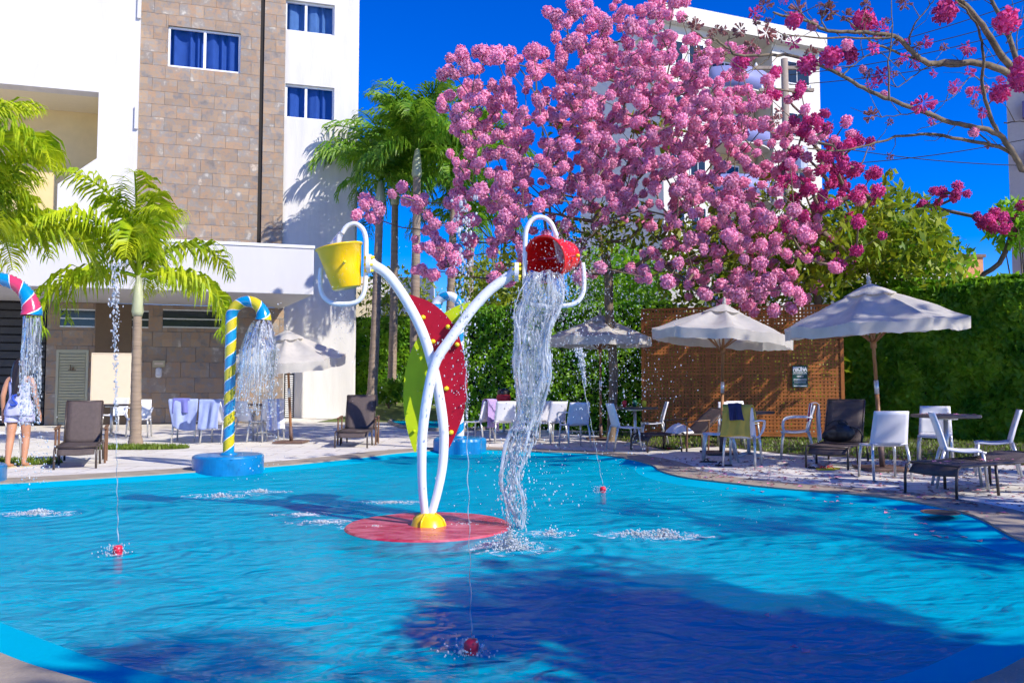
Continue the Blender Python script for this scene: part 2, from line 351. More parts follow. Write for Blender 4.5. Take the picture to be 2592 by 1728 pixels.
def stone_mat():
    m = bpy.data.materials.new('stone tile'); m.use_nodes = True; nt = m.node_tree; N = nt.nodes.new; L = nt.links.new; b = nt.nodes['Principled BSDF']
    b.inputs['Roughness'].default_value = .6
    tc = N('ShaderNodeTexCoord'); oi = N('ShaderNodeObjectInfo')
    ad = N('ShaderNodeVectorMath'); ad.operation = 'MULTIPLY_ADD'; L(oi.outputs['Random'], ad.inputs[0]); ad.inputs[1].default_value = (37,53,71); L(tc.outputs['Object'], ad.inputs[2])
    vo = N('ShaderNodeTexVoronoi'); vo.distance = 'CHEBYCHEV'; vo.inputs['Scale'].default_value = 2.2; L(tc.outputs['Object'], vo.inputs['Vector'])
    n = N('ShaderNodeTexNoise'); n.inputs['Scale'].default_value = 2.6; n.inputs['Detail'].default_value = 7; n.inputs['Roughness'].default_value = .65; L(ad.outputs[0], n.inputs['Vector'])
    r = N('ShaderNodeValToRGB'); e = r.color_ramp.elements
    e[0].position = .28; e[0].color = (.17,.145,.12,1); e[1].position = .70; e[1].color = (.50,.45,.37,1)
    for p, c in ((.40,(.24,.205,.175,1)),(.49,(.345,.235,.14,1)),(.56,(.26,.225,.19,1)),(.62,(.30,.26,.21,1))):
        x = e.new(p); x.color = c
    L(n.outputs['Fac'], r.inputs[0])
    h = N('ShaderNodeHueSaturation'); mr = N('ShaderNodeMapRange'); mr.inputs['To Min'].default_value = .92; mr.inputs['To Max'].default_value = 1.08
    L(oi.outputs['Random'], mr.inputs[0]); L(mr.outputs[0], h.inputs['Value']); sx = N('ShaderNodeSeparateXYZ'); L(ad.outputs[0], sx.inputs[0]); sx0 = N('ShaderNodeSeparateXYZ'); L(tc.outputs['Object'], sx0.inputs[0]); cb = N('ShaderNodeCombineXYZ'); L(sx0.outputs[0], cb.inputs[0]); L(sx0.outputs[2], cb.inputs[1]); L(oi.outputs['Random'], cb.inputs[2])
    wn_ = N('ShaderNodeTexWhiteNoise'); sn = N('ShaderNodeVectorMath'); sn.operation = 'SNAP'; L(cb.outputs[0], sn.inputs[0]); sn.inputs[1].default_value = (.28,.24,.0001); L(sn.outputs[0], wn_.inputs['Vector'])
    r2 = N('ShaderNodeValToRGB'); q2 = r2.color_ramp.elements; q2[0].color = (.80,.82,.86,1); q2[1].color = (1.25,1.05,.82,1); r2.color_ramp.interpolation = 'CONSTANT'
    for p_, c_ in ((.25,(1.0,.94,.88,1)),(.5,(1.14,.93,.74,1)),(.7,(.92,.94,.97,1)),(.85,(1.28,1.22,1.12,1))): x_ = q2.new(p_); x_.color = c_
    L(wn_.outputs['Value'], r2.inputs[0]); mm_ = N('ShaderNodeMix'); mm_.data_type = 'RGBA'; mm_.blend_type = 'MULTIPLY'; mm_.inputs[0].default_value = .5; L(r.outputs[0], mm_.inputs[6]); L(r2.outputs[0], mm_.inputs[7])
    L(mm_.outputs[2], h.inputs['Color']); L(h.outputs[0], b.inputs['Base Color'])
    bp = N('ShaderNodeBump'); bp.inputs['Strength'].default_value = .3; bp.inputs['Distance'].default_value = .02; L(n.outputs['Fac'], bp.inputs['Height']); L(bp.outputs[0], b.inputs['Normal'])
    return m
M['stone'] = stone_mat()

# ------------------------------------------------------------------ ground and pool
WATER = -0.055
outline_px = [(0,1222),(442,1196),(719,1176),(900,1158),(1030,1143),(1180,1136),(1338,1141),(1490,1147),(1590,1160),(1650,1176),(1672,1190),(1735,1207),(1874,1224),(1992,1236),(2248,1258),(2448,1298),(2592,1367)]
OUT = [G(x, y)[:2] for x, y in outline_px]
OUT += [(4.0,5.3),(3.3,4.35),(2.27,3.55),(1.83,3.22),(1.3,2.95),(.4,2.75),(-.5,2.76),(-1.3,3.04),(-1.80,3.28),(-2.3,3.6),(-3.5,4.5),(-5.2,5.9),(-6.7,7.5),(-7.3,8.9),(-6.9,9.5)]
POOL = np.array([p[:2] for p in spline(OUT, 8, True)])
def seg_dist(pts, poly):
    a = poly; b = np.roll(poly, -1, 0); d = b - a; L2 = (d*d).sum(1) + 1e-12
    out = np.full(len(pts), 1e9)
    for i in range(len(a)):
        t = np.clip(((pts - a[i]) @ d[i]) / L2[i], 0, 1)
        q = a[i] + t[:,None]*d[i]; out = np.minimum(out, np.hypot(*(pts-q).T))
    return out
def inside(pts, poly):
    x, y = pts[:,0], pts[:,1]; c = np.zeros(len(pts), bool); n = len(poly); j = n-1
    for i in range(n):
        xi, yi = poly[i]; xj, yj = poly[j]
        k = ((yi > y) != (yj > y)) & (x < (xj-xi)*(y-yi)/(yj-yi+1e-12)+xi); c ^= k; j = i
    return c
def floor_z(d): return -0.015 - .17*np.clip(d/1.3, 0, 1)**.95
def offset(poly, d):
    t = np.roll(poly,-1,0)-np.roll(poly,1,0); t /= np.linalg.norm(t,axis=1)[:,None]+1e-9
    area = 0.5*np.sum(poly[:,0]*np.roll(poly[:,1],-1)-np.roll(poly[:,0],-1)*poly[:,1])
    nrm = np.stack([t[:,1],-t[:,0]],1)*(1 if area > 0 else -1)
    return poly + nrm*d
def cdt_fill(loops, extra=None, keep=None, zf=None):
    vs = []; es = []
    for lp in loops:
        o = len(vs); n = len(lp); vs += [Vector((float(p[0]),float(p[1]))) for p in lp]; es += [(o+i,o+(i+1)%n) for i in range(n)]
    if extra is not None: vs += [Vector((float(p[0]),float(p[1]))) for p in extra]
    v, e, f, *_ = delaunay_2d_cdt(vs, es, [], 0, 1e-5)
    v = np.array([(p.x,p.y) for p in v]); f = [tuple(t) for t in f]
    c = np.array([v[list(t)].mean(0) for t in f]); k = keep(c)
    f = [t for t, q in zip(f,k) if q]
    z = zf(v) if zf is not None else np.zeros(len(v))
    return [(a,b,float(h)) for (a,b),h in zip(v,z)], f
gx, gy = np.meshgrid(np.arange(-7.6,5,.22), np.arange(2.6,15,.22)); gp_ = np.stack([gx.ravel(),gy.ravel()],1)
gp_ = gp_[inside(gp_, POOL)]; gp_ = gp_[seg_dist(gp_, POOL) > .1]
v, f = cdt_fill([POOL], gp_, lambda c: inside(c, POOL), lambda q: np.where(seg_dist(q,POOL) < 1e-3, -.015, floor_z(seg_dist(q,POOL))))
mb = MB(); mb.add(v, f); o = mb.build('pool_floor', M['pool'], smooth=True, fixn=True); tag(o, kind='structure')
v, f = cdt_fill([POOL], None, lambda c: inside(c, POOL)); mb = MB(); mb.add([(a,b,WATER) for a,b,c in v], f)
o = mb.build('water', M['water'], fixn=True); tag(o, kind='structure')
COPE = offset(POOL, .55)
rim = MB(); v, f = cdt_fill([POOL, COPE], None, lambda c: inside(c, COPE) & ~inside(c, POOL)); rim.add([(a,b,.004) for a,b,_ in v], f)
n = len(POOL); rim.add([(a,b,.004) for a,b in POOL]+[(a,b,-.3) for a,b in POOL], [(i,(i+1)%n,n+(i+1)%n,n+i) for i in range(n)])
o = rim.build('pool_coping', M['coping'], fixn=True); tag(o, kind='structure')
BIG = np.array([(-900,-300),(900,-300),(900,1500),(-900,1500)])
HOLE = offset(POOL, .3)
v, f = cdt_fill([HOLE, BIG], None, lambda c: ~inside(c, HOLE)); mb = MB(); mb.add(v, f)
o = mb.build('ground_paving', M['deck'], fixn=True); tag(o, kind='structure')
# second pool behind, with its water
A = [G(1000,1063),G(1010,1080),G(1090,1090),G(1200,1088),G(1330,1078),G(1330,1062),G(1150,1056)]
sp = np.array([p[:2] for p in spline([a[:2] for a in A], 6, True)])
v, f = cdt_fill([sp], None, lambda c: inside(c, sp)); mb = MB(); mb.add([(a,b,.012) for a,b,_ in v], f)
o = mb.build('second_pool_floor', M['pool'], fixn=True); tag(o, kind='structure')
mb = MB(); mb.add([(a,b,.03) for a,b,_ in v], f); o = mb.build('second_pool_water', M['water'], fixn=True); tag(o, kind='structure')
mb = MB(); mb.tube([(a,b,.02) for a,b in sp]+[(sp[0][0],sp[0][1],.02)], .07, 6, False); o = mb.build('second_pool_kerb', M['coping']); tag(o, kind='structure')

mb = MB(); mb.box(.8,70,23.5,200,.0,.006); o = mb.build('garden_ground', M['lawn_soil']); tag(o, kind='structure')
# lawns
def lawn(name, pts, z=.006, blades=2500, h=.05, label=None, zfun=None):
    poly = np.array(pts)
    mn, mxx = poly.min(0), poly.max(0)
    v, f = cdt_fill([poly], None, lambda c: inside(c, poly)); mb = MB(); mb.add([(a,b,z) for a,b,_ in v], f)
    o = mb.build(name, M['lawn_soil'], fixn=True); tag(o, kind='structure')
    g = MB(); q = rng.uniform(mn, mxx, (blades*3, 2)); q = q[inside(q, poly)][:blades]
    for a, b in q:
        t = random.random()*6.28; w = random.uniform(.008,.02); hh = h*random.uniform(.5,1.3); lx, ly = random.uniform(-.03,.03), random.uniform(-.03,.03)
        g.add([(a-w*math.cos(t),b-w*math.sin(t),z),(a+w*math.cos(t),b+w*math.sin(t),z),(a+lx,b+ly,z+hh)], [(0,1,2)])
    go = g.build('grass', M['grass']); tag(go, label, 'grass', kind='stuff')
RL = [G(1690,1140)[:2],G(1800,1128)[:2],G(2000,1150)[:2],G(2100,1155)[:2],G(2350,1168)[:2],G(2592,1178)[:2],(12,10.5),(12,17),(9,19),(2.5,20.5),(1.2,19.5),G(1500,1100)[:2]]
lawn('lawn', RL, blades=9000, h=.06, label='dim lawn strip in front of hedge and lattice screen')
c = G(350,1134); lawn('lawn', [(c.x+.95*math.cos(a), c.y+.42*math.sin(a)) for a in np.linspace(0,6.28,20)[:-1]], blades=1800, h=.07, label='round grass patch at the foot of the potted palm')
c = G(-30,1172); lawn('lawn', [(c.x+1.1*math.cos(a), c.y+.5*math.sin(a)) for a in np.linspace(0,6.28,20)[:-1]], blades=1500, h=.07, label='grass patch beside the walking woman')
# raised planting bed at the palm grove
bed = MB()
def bedz(x, y):
    a = np.clip((y-26.5)/4.0, 0, 1); b_ = np.clip((x+6.2)/1.2, 0, 1); c_ = np.clip((5-x)/2, 0, 1); return .012 + .55*a*b_*c_
bed.grid(lambda u, w: (-6.3+u*12, 26+w*14, float(bedz(-6.3+u*12, 26+w*14))), 24, 20)
o = bed.build('planting_bed_ground', mat('mown lawn', (.12,.16,.03), .9, var=.3, scale=3), smooth=True); tag(o, kind='structure')

# ------------------------------------------------------------------ hotel building
P0 = Vector((-5.93, 30.0, 0)); HR = math.atan2(.277, .961)
hotel = thing('hotel_building', 'white hotel block with stone tile panel, windows and projecting white canopy', 'building', P0, HR)
HMI = hotel.matrix_basis.inverted()
def fac(px, py, yl):
    o = HMI @ Vector((0,0,CAMZ)); d = HMI.to_3x3() @ ray(px, py); t = (yl - o.y)/d.y; q = o + d*t; return q.x, q.z
def rect_minus(r, holes):
    rs = [r]
    for h in holes:
        out = []
        for (a,b,c,d) in rs:
            x0,x1,z0,z1 = max(a,h[0]),min(b,h[1]),max(c,h[2]),min(d,h[3])
            if x0 >= x1 or z0 >= z1: out.append((a,b,c,d)); continue
            if a < x0: out.append((a,x0,c,d))
            if x1 < b: out.append((x1,b,c,d))
            if c < z0: out.append((x0,x1,c,z0))
            if z1 < d: out.append((x0,x1,z1,d))
        rs = out
    return rs
def wall(name, x0,x1,z0,z1, y0,y1, holes, m, parent):
    mb = MB()
    for a,b,c,d in rect_minus((x0,x1,z0,z1), holes): mb.box(a,b,y0,y1,c,d)
    return mb.build(name, m, parent)
def window(parent, x0,x1,z0,z1, yf, curt, split=.5):
    w = MB(); t = .07; yb = yf+.06
    xm = x0+(x1-x0)*split
    for a,b,c,d in ((x0,x1,z0,z0+t),(x0,x1,z1-t,z1),(x0,x0+t,z0+t,z1-t),(x1-t,x1,z0+t,z1-t),(xm-.045,xm+.045,z0+t,z1-t)): w.box(a,b,yf,yb,c,d)
    fr = w.build('window_frame', M['frame_white'], parent)
    for a,b in ((x0+t,xm-.045),(xm+.045,x1-t)):
        MB().add([(a,yf+.028,z0+t),(b,yf+.028,z0+t),(b,yf+.028,z1-t),(a,yf+.028,z1-t)],[(0,1,2,3)]).build('pane', M['glass'], fr)
    c = MB(); nf = int((x1-x0)/.045)
    c.grid(lambda u, q: (x0+u*(x1-x0), yf+.24+.08*math.sin(u*nf*.75+math.sin(u*17)*1.5), z0+q*(z1-z0)), nf*2, 1)
    c.build('curtain', curt, fr, smooth=True)
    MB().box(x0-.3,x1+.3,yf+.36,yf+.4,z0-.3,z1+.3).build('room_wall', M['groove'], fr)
    return fr
TOP = 24.0
xR, xS, xW = 0.0, fac(718,400,0)[0], fac(350,400,0)[0]
def hole(px0,px1,py0,py1,yl):
    a = fac(px0,(py0+py1)/2,yl)[0]; b = fac(px1,(py0+py1)/2,yl)[0]; xm = (px0+px1)/2
    return (a,b,fac(xm,py1,yl)[1],fac(xm,py0,yl)[1])
w1 = hole(722,847,6,83,0); w2 = hole(722,846,217,302,0)
wall('wall', xS-.05, xR, 0, TOP, 0, .3, [w1,w2], M['render'], hotel)
window(hotel, *w1, .12, M['curtain_pale'], .42); window(hotel, *w2, .12, M['curtain'], .42)
MB().box(xR-.001,xR+.1,.3,14,0,TOP).build('side_wall', M['render'], hotel)
lv = hole(719,744,945,1068,0); q = MB()
q.box(lv[0],lv[1],-.03,-.002,.02,lv[3]); lf = q.build('louvre_panel', M['dark'], hotel)
for k in range(22):
    z = .06+k*(lv[3]-.1)/22; MB().box(lv[0]+.04,lv[1]-.04,-.06,-.035,z,z+.035).build('louvre_slat', M['frame_white'], lf)
# stone panel
SY = -.12
ws = hole(425,609,76,177,SY)
gx0, gx1 = fac(654,400,SY)[0], fac(664,400,SY)[0]
wall('stone_backing', xW, xS, 5.4, TOP, SY+.03, .3, [ws], M['groove'], hotel)
TH, TW = .47, .83
tile_meshes = {}
def tiles(x0,x1,z0,z1,y,holes, parent, th=TH, tw=TW, dep=.05):
    r = 0; z = z0
    while z < z1-.02:
        x = x0 - (tw*.5 if r % 2 else 0)
        while x < x1-.02:
            w = random.choice((.5,.75,1,1))*tw if False else tw
            rc = (max(x,x0)+.001, min(x+tw,x1)-.001, z+.001, min(z+th,z1)-.001)
            if rc[1]-rc[0] > .02:
                for a,b,c,d in rect_minus(rc, holes):
                    if b-a < .015 or d-c < .015: continue
                    key = (round(b-a,3), round(d-c,3), round(dep,3))
                    if key not in tile_meshes:
                        mb = MB(); wd, ht = b-a, d-c; e = .003
                        mb.add([(0,dep,0),(wd,dep,0),(wd,dep,ht),(0,dep,ht),(e,0,e),(wd-e,0,e),(wd-e,0,ht-e),(e,0,ht-e)],
                            [(4,5,6,7),(0,1,5,4),(1,2,6,5),(2,3,7,6),(3,0,4,7)])
                        me = bpy.data.meshes.new('tile'); me.from_pydata(mb.v, [], mb.f); me.materials.append(M['stone']); tile_meshes[key] = me
                    obj('tile', tile_meshes[key], parent, (a, y+random.uniform(-.003,.003), c))
            x += tw
        z += th; r += 1
panel = MB().box(xW, xS, SY+.031, SY+.06, 5.4, 5.5).build('stone_panel', M['groove'], hotel)
tiles(xW, gx0, 5.5, 16.0, SY-.03, [ws], panel); tiles(gx1, xS, 5.5, 16.0, SY-.03, [], panel)
window(hotel, *ws, SY+.06, M['curtain'])
# white left part with loggia
LY = -.25
rc0 = [fac(x,y,LY) for x,y in ((-200,192),(250,234),(250,401),(146,466),(146,620),(-200,640))]
xo, xo2 = rc0[1][0], rc0[3][0]; ztop = rc0[1][1]; xl = -16.0
wl = MB()
wl.box(xl, xW, LY, .3, ztop, TOP); wl.box(xo, xW, LY, .3, 4.4, ztop)
wl.prism([(xo2, 4.4),(xo,4.4),(xo,rc0[2][1]),(xo2,rc0[3][1])], lambda u,v_,w: (u, LY+w, v_), .55)
wl.build('wall', M['render'], hotel, fixn=True)
MB().box(xl, xo+.3, 2.2, 2.4, 4, ztop+.5).build('loggia_wall', M['beige'], hotel)
MB().box(xl, xo+.001, .3, 2.2, ztop, ztop+.1).build('loggia_ceiling', M['beige_light'], hotel)
MB().box(xo+.001, xo+.2, .3, 2.2, 4, ztop).build('loggia_side', M['beige_light'], hotel)
for y0, y1 in ((-40,48),(270,328)):
    a = fac(349,y1,LY)[1]; b = fac(349,y0,LY)[1]
    MB().box(xW-.10, xW+.015, LY-.09, LY-.002, a, b).build('ledge', M['render'], hotel)
# ground floor stone wall
GY = -3.74
gl, gr = fac(113,1000,GY)[0], fac(716,1000,GY)[0]
door_h = hole(140,222,885,1092,GY); door_h = (door_h[0],door_h[1],.02,door_h[3])
v1 = hole(152,240,782,828,GY); v2 = hole(330,376,786,830,GY); v3 = hole(412,562,784,830,GY); col_h = hole(240,331,760,1080,GY); col_h = (col_h[0],col_h[1],0,3.68)
wall('wall', gl, gr, 0, 3.68, GY+.08, GY+.4, [door_h,v1,v3], M['groove'], hotel)
MB().box(gr-.3, gr, GY+.4, 0, 0, 5).build('wall_return', M['render'], hotel)
gp = MB().box(gl, gr, GY+.06, GY+.079, 0, .05).build('stone_cladding', M['groove'], hotel)
tiles(gl, gr, .02, 3.67, GY, [door_h,v1,v2,v3,col_h], gp)
MB().box(col_h[0], col_h[1], GY-.05, GY+.05, 0, 3.67).build('column', M['brown'], hotel)
for h_ in (v1, v2, v3):
    f_ = MB(); a,b,c,d = h_
    f_.box(a,b,GY+.02,GY+.07,c,d); vw = f_.build('vent_window', M['glass_dark'], hotel)
    f_ = MB(); f_.box(a,b,GY+.0,GY+.018,c,c+.04).box(a,b,GY+.0,GY+.018,d-.04,d).box(a,b,GY+.0,GY+.015,(c+d)/2-.03,(c+d)/2+.01); f_.build('window_frame', M['alu'], vw)
a,b,c,d = door_h
f_ = MB().box(a,a+.07,GY-.02,GY+.06,c,d).box(b-.07,b,GY-.02,GY+.06,c,d).box(a+.07,b-.07,GY-.02,GY+.06,d-.08,d).box(a+.07,b-.07,GY+.03,GY+.05,c,d-.08)
dr = f_.build('door', M['door'], hotel)
ns = 24
for k in range(ns):
    z = c+.06+k*(d-.2-c)/ns; mm = Matrix.Translation(((a+b)/2, GY+.01, z+.04)) @ Matrix.Rotation(R(28),4,'X')
    MB().obox(mm, b-a-.16, .012, .085).build('slat', M['door'], dr)
MB().box((a+b)/2-.1,(a+b)/2+.1,GY-.035,GY-.015,d-.62,d-.60).box((a+b)/2-.06,(a+b)/2-.04,GY-.035,GY-.015,d-.60,d-.45).box((a+b)/2+.0,(a+b)/2+.05,GY-.035,GY-.015,d-.60,d-.52).build('door_emblem', M['brown'], dr)
# dark slatted screen left of the stone
for k in range(15):
    MB().box(-14, gl-.02, GY-.03, GY+.0, .06+k*.24, .06+k*.24+.19).build('screen_slat', M['dark'], hotel)
MB().box(-14, gl-.02, GY+.02, GY+.1, 0, 3.68).build('screen_backing', M['groove'], hotel)
# canopy
cz0, cz1 = 3.68, 5.02
cp = [(-1.77,-7.71),(-2.55,-3.70),(-16,-3.70),(-16,-7.71)]
ca = MB(); ca.prism(cp, lambda u,v_,w: (u,v_,cz0+w), cz1-cz0); ca.build('canopy', M['canopy'], hotel, fixn=True, bevel=.02)
MB().box(-16,-1.75,-7.74,-7.71,cz1-.05,cz1+.03).build('canopy_flashing', M['frame_white'], hotel)
MB().box(-16, gr, -3.7, .0, 4.6, 4.9).build('canopy_roof', M['canopy'], hotel)

# wall-mounted things
def wallbox(name, px0,px1,py0,py1, dep, m, label, cat, parts=None):
    a,b,c,d = hole(px0,px1,py0,py1,GY)
    t = thing(name, label, cat, hotel.matrix_basis @ Vector(((a+b)/2, GY-.04, c)), HR)
    return t, b-a, d-c
t, w, h = wallbox('wall_plaque', 387,418,912,929, .02, None, 'small tan plaque on stone wall above soap dispenser', 'plaque')
MB().box(-w/2,w/2,-.02,.02,0,h).build('plate', M['plaque'], t, bevel=.006); MB().box(-w/2+.05,w/2-.05,-.026,-.0205,h*.35,h*.65).build('inset', M['board'], t)
t, w, h = wallbox('soap_dispenser', 394,411,930,956, .1, None, 'white rounded dispenser on dark stone wall below plaque', 'dispenser')
mb = MB(); mb.lathe([(.0,0),(w*.4,.02),(w*.5,h*.2),(w*.5,h*.8),(w*.4,h-.02),(0,h)], 16); mb.build('body', M['dispenser'], t, smooth=True)
MB().box(-w*.2,w*.2,-w*.56,-w*.42,h*.22,h*.3).build('spout', M['alu'], t)

# cream notice board panel standing in front of the column
b0 = P(284, 1022, 21.5)
t = thing('notice_board', 'blank cream board hanging on brown column beside palm trunk', 'board', (b0.x, b0.y, 0), HR)
wd = (332-237)*21.5/FPX; z0 = P(284,1022,21.5).z; z1 = P(284,896,21.5).z
MB().box(-wd/2,wd/2,-.02,.02,z0,z1).build('panel', M['board'], t, bevel=.006)
mb = MB(); mb.box(-wd/2-.025,wd/2+.025,-.03,.03,z1,z1+.03).box(-wd/2-.025,-wd/2,-.03,.03,z0-.03,z1).box(wd/2,wd/2+.025,-.03,.03,z0-.03,z1).box(-wd/2-.025,wd/2+.025,-.03,.03,z0-.03,z0); mb.build('board_frame', M['board'], t)
for s in (-1,1): MB().box(s*wd*.42-.02,s*wd*.42+.02,-.015,.015,0,z0-.03).build('leg', M['brown'], t)

# ------------------------------------------------------------------ background buildings
def apartment():
    c0 = P(1680, 500, 42); c0.z = 0; rz = R(21)
    t = thing('apartment_building', 'white apartment block with curved lavender balconies behind the pink tree', 'building', c0, rz)
    inv = t.matrix_basis.inverted()
    def loc(px, py, yl):
        o = inv @ Vector((0,0,CAMZ)); d = inv.to_3x3() @ ray(px,py); k = (yl-o.y)/d.y; q = o+d*k; return q.x, q.z
    xa = loc(1795,300,0)[0]; xb = loc(1957,300,0)[0]; xc = loc(2077,300,0)[0]
    zt = loc(1680,25,0)[1]; zt2 = loc(1893,99,0)[1]; FH = 3.0; z_first = loc(1800,420,0)[1]
    mb = MB().box(0,xa,0,10,0,zt2); mb.build('left_wing', M['apt_white'], t)
    MB().box(xb,xc,0,10,0,zt2).build('right_wing', M['apt_white'], t)
    MB().box(xa,xb,1.6,10,0,zt2).build('recess_wall', M['apt_beige'], t)
    MB().box(-.15,xc+.15,-.5,10.1,zt2,zt2+.9).build('parapet', M['apt_white'], t)
    xr = loc(1893,60,1)[0]
    MB().box(0,xr,1,8,zt2+.9,zt).build('roof_tank_room', M['apt_white'], t)
    MB().tube([(xr*.62,4,zt),(xr*.62,4,zt+7)],.03,6).build('antenna', M['alu'], t)
    nf = int(zt2/FH)
    for k in range(nf):
        z = zt2 - (k+1)*FH
        if z < 0: break
        slab = MB(); slab.grid(lambda u, w: (xa+(xb-xa)*(.02+.96*u), -1.0*math.sin(math.pi*u)**.7*(1 if w < .5 else 1)+.25, z-.1+(w*1.15)), 14, 1)
        slab.build('balcony_front', M['apt_lav'], t, smooth=True, solid=.1)
        mb = MB(); pts = [(xa+(xb-xa)*(.02+.96*u), -1.0*math.sin(math.pi*u)**.7+.25) for u in np.linspace(0,1,15)]+[(xb-.05,1.6),(xa+.05,1.6)]
        mb.prism(pts, lambda u,v_,w: (u,v_,z-.2+w), .12); mb.build('balcony_slab', M['apt_white'], t, fixn=True)
        xm = (xa+xb)/2
        f_ = MB().box(xm-.9,xm+.9,1.5,1.6,z,z+2.2).build('balcony_door', M['frame_white'], t)
        for s in (-1,0): MB().box(xm+s*.87+.05,xm+s*.87+.82,1.47,1.5,z+.08,z+2.1).build('pane', M['glass_dark'], f_)
        MB().box(xb-.75,xb-.25,1.4,1.6,z-.2,z+2.8).build('pink_band', M['apt_pink'], t)
        for (x0,x1) in ((xa*.12,xa*.42),(xa*.58,xa*.88),(xb+(xc-xb)*.25,xb+(xc-xb)*.75)):
            f_ = MB().box(x0-.06,x1+.06,-.05,-.002,z+.84,z+2.16).build('window', M['frame_white'], t)
            xm2 = (x0+x1)/2
            for a,b in ((x0,xm2-.03),(xm2+.03,x1)): MB().box(a,b,-.07,-.052,z+.9,z+2.1).build('pane', M['glass_dark'], f_)
    return t
apartment()
c0 = P(2556, 500, 48)
t = thing('tower_building', 'tall grey tower with purple balcony bands at the picture edge', 'building', (c0.x,48,0), R(-34))
tz = P(2556,205,48).z
MB().box(0,14,0,12,0,tz).build('wall', M['tower'], t)
k = 0
while 3+k*3 < tz:
    MB().box(.8,14.1,-.5,-.0015,2.2+k*3,3.2+k*3).build('balcony_band', M['tower_band'], t); MB().box(2,3.2,-.06,-.002,3.3+k*3,4.7+k*3).build('window', M['glass_dark'], t); k += 1
c0 = P(2385,700,40)
t = thing('orange_house', 'low orange house wall seen over the hedge', 'house', (c0.x,40,0), R(5))
z1 = P(2385,650,40).z; MB().box(0,2.2,0,5,0,z1).build('wall', M['orange'], t); MB().box(-.1,2.3,-.1,5.1,z1,z1+.15).build('roof', M['plate'], t)
c0 = P(2180,720,34)
t = thing('white_house', 'white house wall glimpsed through leaves above the hedge', 'house', (c0.x,34,0), R(3))
z1 = P(2180,675,34).z; MB().box(0,4.4,0,6,0,z1).build('wall', M['apt_white'], t); MB().box(-.15,4.55,-.15,6.15,z1,z1+.2).build('roof', M['tower'], t)
c0 = P(1692,800,27)
t = thing('annexe_building', 'small white annexe with square window between hedge and umbrella', 'building', (c0.x,27,0), R(0))
z1 = P(1692,735,27).z; MB().box(0,1.0,0,4,0,z1).build('wall', M['apt_white'], t); MB().box(1.0,3.6,.6,4,0,z1-.25).build('side_wing', M['tower'], t)
wz0, wz1 = P(1692,798,27).z, P(1692,770,27).z; f_ = MB().box(.08,.56,-.03,-.002,wz0,wz1).build('window', M['glass_dark'], t)
MB().box(.30,.34,-.045,-.031,wz0,wz1).box(.06,.58,-.045,-.031,wz0-.03,wz0).box(.06,.58,-.045,-.031,wz1,wz1+.03).build('frame', M['frame_white'], f_)
c0 = P(960,760,60)
t = thing('distant_house', 'small pale house with yellow wall far behind palm trunks', 'house', (c0.x-3,60,0), R(4))
MB().box(0,7,0,5,0,P(960,700,60).z).build('wall', M['apt_white'], t); MB().box(-.5,2.6,-1,-.01,0,P(960,735,60).z).build('yellow_wing', M['apt_beige'], t)
for k in range(4): MB().box(3.2,5.6,-.06,-.002,3+k*1.4,3.7+k*1.4).build('window', M['glass_dark'], t)
# utility pole and wires
pb = P(1998, 600, 26)
t = thing('utility_pole', 'concrete utility pole with crossarms behind pink blossoms', 'pole', (pb.x,26,0))
pz = P(1998,150,26).z
MB().tube([(0,0,0),(-.05,0,pz)],[.17,.11],12).build('shaft', M['pole'], t, smooth=True)
for q_, ln in ((pz-.35,1.1),(pz-1.1,.9)):
    ca_ = MB().box(-ln,ln,-.05,.05,q_,q_+.1).build('crossarm', M['pole'], t)
    for s in (-.9,-.4,.4,.9): MB().lathe([(.0,0),(.04,.0),(.05,.05),(.03,.1),(0,.14)],8,Matrix.Translation((s*ln,0,q_+.1))).build('insulator', M['frame_white'], ca_)
mb = MB(); mb.lathe([(0,0),(.22,0),(.25,.05),(.25,.75),(.2,.8),(0,.8)],14,Matrix.Translation((.36,-.1,pz-3.8))); mb.build('transformer', M['alu'], t, smooth=False)
wires = [((1998,165),(2700,-40)),((1998,172),(2700,10)),((1998,190),(2700,40)),((1998,215),(2700,95)),((1998,350),(2700,420)),((1998,420),(2700,330))]
for i, (a, b) in enumerate(wires):
    A_, B_ = P(*a, 26), P(*b, 24); pts = [A_.lerp(B_, u) - Vector((0,0,1.0*u*(1-u))) for u in np.linspace(0,1,14)]
    w_ = MB().tube(pts, .014, 5).build('power_line', M['wire']); tag(w_, ['highest thin black power line from the utility pole','second highest power line from the utility pole','third power line below the crossarm of the pole','lowest of the rising power lines from the pole','power line sagging down to the right from the pole','power line crossing low behind the bare limbs'][i], 'wire', 'power lines from the pole')

